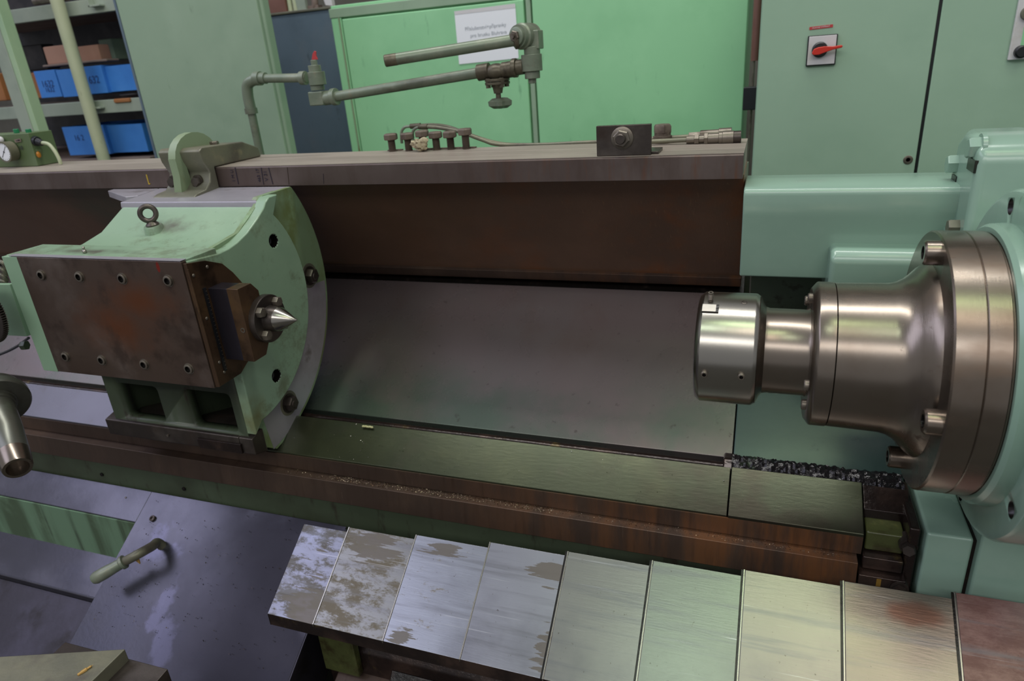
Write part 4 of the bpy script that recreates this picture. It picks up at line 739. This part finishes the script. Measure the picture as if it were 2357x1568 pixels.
# dark blue cabinet with things on top
YBc = 3.25; a, c_ = PY(625, 45, YBc), PY(762, 30, YBc); ztp = PY(700, 28, YBc).z
bc = thing('blue_cabinet', 'dark dusty blue cabinet between the tall cabinet and locker', 'cabinet', ((a.x+c_.x)/2, YBc+.2, -CZ))
obj('cabinet_body', B().box(a.x-.12, -2.03, YBc, YBc+.42, -CZ, ztp), 'bluecab', bc, .006); obj('top_plate', B().box(a.x-.13, -2.02, YBc-.006, YBc+.43, ztp, ztp+.012), 'bracket', bc, .003)
for k, (x, w_, m, h) in enumerate(((640, .055, 'redbrown', .3), (656, .012, 'darkstuff', .25), (666, .012, 'pipeivory', .28), (678, .012, 'pipeivory', .28), (692, .028, 'shelfgrey', .26))):
    c_ = PY(x, 20, YBc+.02); names = ['red brown board leaning on the blue cabinet', 'dark holder leaning beside the red board', 'left thin ivory rod on the blue cabinet', 'right thin ivory rod on the blue cabinet', 'grey flat bar standing beside the ivory rods']
    tag(obj(['board', 'tool_holder', 'rod', 'rod', 'flat_bar'][k], B().box(c_.x-w_, c_.x+w_, YBc+.01+k*.004, YBc+.03+k*.004, ztp+.0125, ztp+h) if k < 2 or k == 4 else B().cyl((c_.x, YBc+.03, ztp+.0125), (c_.x-.01, YBc+.05, ztp+h), w_), m, bev=.003 if k < 2 else 0), names[k], ['board', 'holder', 'rod', 'rod', 'bar'][k])
c_ = PY(712, 6, YBc+.06); tag(obj('casting_ring', B().torus(c_, (0.2, 1, 0), .040, .017, 24, 10).box(c_.x-.05, c_.x+.06, YBc+.04, YBc+.08, ztp+.0125, ztp+.03), 'plank'), 'cream ring shaped casting on the blue cabinet', 'casting')
c_ = PY(746, 5, YBc+.03); tag(obj('rag', B().prism([(c_.x-.03, YBc+.02, ztp+.2), (c_.x+.05, YBc+.02, ztp+.2), (c_.x+.05, YBc+.02, ztp+.013), (c_.x+.01, YBc+.02, ztp+.02)], (0, .03, 0)), 'white', bev=.004), 'white cloth at the right end of the blue cabinet', 'cloth')
# ================================================================== STORAGE RACK
YR = 2.75
rk = thing('storage_rack', 'pale green steel storage rack loaded with boxes', 'rack', (-3.4, 3.1, -CZ))
def post(x0, x1, yref, m0, Y, nm='post'):
    a, c_ = PY(x0, yref, Y), PY(x1, yref, Y); obj(nm, B().box(a.x, c_.x, Y, Y+.055, -CZ, .9), m0, rk, .003); return a.x, c_.x
post(44, 56, 200, 'shelfpaint_lit', YR-.25); a = PY(16, 200, YR-.25); c_ = PY(44, 200, YR-.25); obj('post', B().box(a.x, c_.x-.001, YR-.252, YR-.20, -CZ, .9), 'shelfgrey', rk, .003)  # one square post: lit side and shaded front painted in two colours
p = PY(190, 200, YR-.05); obj('pipe_post', B().cyl((p.x, YR-.05, -CZ), (p.x, YR-.05, .9), .030, None, 28), 'pipeivory', rk)
zs = [PY(100, 249, YR).z, PY(100, 22, YR).z]
for i, z in enumerate(zs):
    e_ = PY(330, 250, YR).x; obj('shelf_beam', B().box(-4.6, e_+.05, YR, YR+.03, z-.045, z+.018), 'shelfgrey', rk, .003)
    obj('shelf_board', B().box(-4.6, e_+.05, YR+.03, YR+.75, z-.01, z+.015), 'plank', rk)
    c_ = PY(222, 250 if i == 0 else 25, YR); obj('angle_bracket', B().box(c_.x-.01, c_.x+.06, YR-.03, YR, z-.02, z-.012).box(c_.x-.01, c_.x-.002, YR-.03, YR, z-.02, z+.05), 'shelfgrey', rk, .001)
obj('shelf_board', B().box(-4.6, PY(345, 362, YR).x, YR+.0, YR+.75, PY(220, 362, YR).z-.05, PY(220, 362, YR).z-.01), 'plank', rk)
obj('back_panel', B().box(-4.7, -2.95, YR+.76, YR+.78, -CZ, .9), 'darkstuff', rk)
def bin_(label, x0, x1, yt, yb, Y, m, grp, txt=None, depth=.3, cat='bin', nm='storage_bin'):
    a, c_ = PY(x0, yb, Y), PY(x1-1.5, yb, Y); bt, tp = a.z, PY(x0, yt, Y).z
    t = thing(nm, label, cat, ((a.x+c_.x)/2, Y, bt), grp); x0, x1 = a.x, c_.x; th = .006
    obj('bin_shell', B().box(x0, x1, Y, Y+th, bt, tp).box(x0, x0+th, Y+th, Y+depth-th, bt+th, tp).box(x1-th, x1, Y+th, Y+depth-th, bt+th, tp).box(x0, x1, Y+depth-th, Y+depth, bt, tp).box(x0, x1, Y+th, Y+depth-th, bt, bt+th), m, t, .0015)
    if txt: 
        for s_, fx, fz, sz in txt: text('marker_writing', s_, (x0+(x1-x0)*fx, Y-.001, bt+(tp-bt)*fz), (1, 0, 0), (0, 0, 1), sz, 'marker_blue', t)
    return t
bin_('blue bin marked 1632 left of the ivory pipe', 96, 146, 163, 226, YR+.03, 'blue', 'blue bins on the middle rack shelf', [('1632', .5, .5, .045), ('1632', .52, .28, .034)])
bin_('blue bin hidden mostly behind the ivory pipe', 147, 190, 160, 224, YR+.03, 'blue', 'blue bins on the middle rack shelf')
bin_('bright blue bin marked 1632 right of the ivory pipe', 192, 252, 154, 218, YR+.03, 'blue', 'blue bins on the middle rack shelf', [('1632', .52, .5, .05)])
bin_('shaded blue bin at the right end of the middle shelf', 254, 322, 152, 212, YR+.05, 'blue', 'blue bins on the middle rack shelf')
bin_('large blue bin on the lower rack shelf behind the pipe', 162, 258, 292, 358, YR+.03, 'blue', 'blue bins on the lower rack shelf', [('16 2', .35, .6, .04)])
bin_('darker blue bin at right on the lower shelf', 259, 345, 288, 352, YR+.05, 'blue', 'blue bins on the lower rack shelf')
def solid(label, x0, x1, yt, yb, Y, m, nm, cat, d=.08):
    a = PY(x0, yb, Y); tp = PY(x0, yt, Y).z; c_ = PY(x1, yb, Y).x; return tag(obj(nm, B().box(a.x, c_, Y, Y+d, a.z, tp), m, bev=.006), label, cat)
solid('cardboard box standing on the blue bins', 110, 160, 107, 150, YR+.06, 'cardboard', 'cardboard_box', 'box', .07); solid('pinkish cardboard box right of the ivory pipe', 188, 236, 106, 147, YR+.10, 'cardboard', 'cardboard_box', 'box', .07)
solid('thin board lying across the left blue bins', 98, 250, 150, 156, YR+.04, 'plank', 'board', 'board'); solid('orange brown box left of the blue bins', 70, 100, 168, 228, YR+.05, 'orange', 'wooden_box', 'box')
solid('orange box at the left frame edge behind the post', -40, 16, 172, 236, YR+.02, 'orange', 'wooden_box', 'box'); solid('dark metal block behind the cardboard box on the rack', 60, 112, 105, 164, YR+.20, 'darkstuff', 'metal_block', 'block')
solid('grey green machined block in the rack shadow', 238, 268, 90, 140, YR+.3, 'tallcab', 'metal_block', 'block', .1)
c_ = PY(285, 226, YR+.03); tag(obj('dark_pan', B().rev((c_.x, YR+.12, zs[0]+.0155), (0, 0, 1), [(0, .04), (.004, .07), (.018, .085), (.022, .083), (.008, .07), (.006, 0)], 36, False), 'darkstuff'), 'shallow dark pan lying on the shelf end', 'pan')
solid('small orange part lying under the dark pan', 262, 300, 228, 238, YR-.01, 'orange', 'wooden_piece', 'part', .03)
c_ = PY(95, 8, YR-.01); tag(obj('steel_bar', B().cyl((c_.x-.10, YR+.04, c_.z+.02), (c_.x+.12, YR+.04, c_.z+.02), .018), 'bolt'), 'round steel bar lying on the top rack shelf', 'bar')
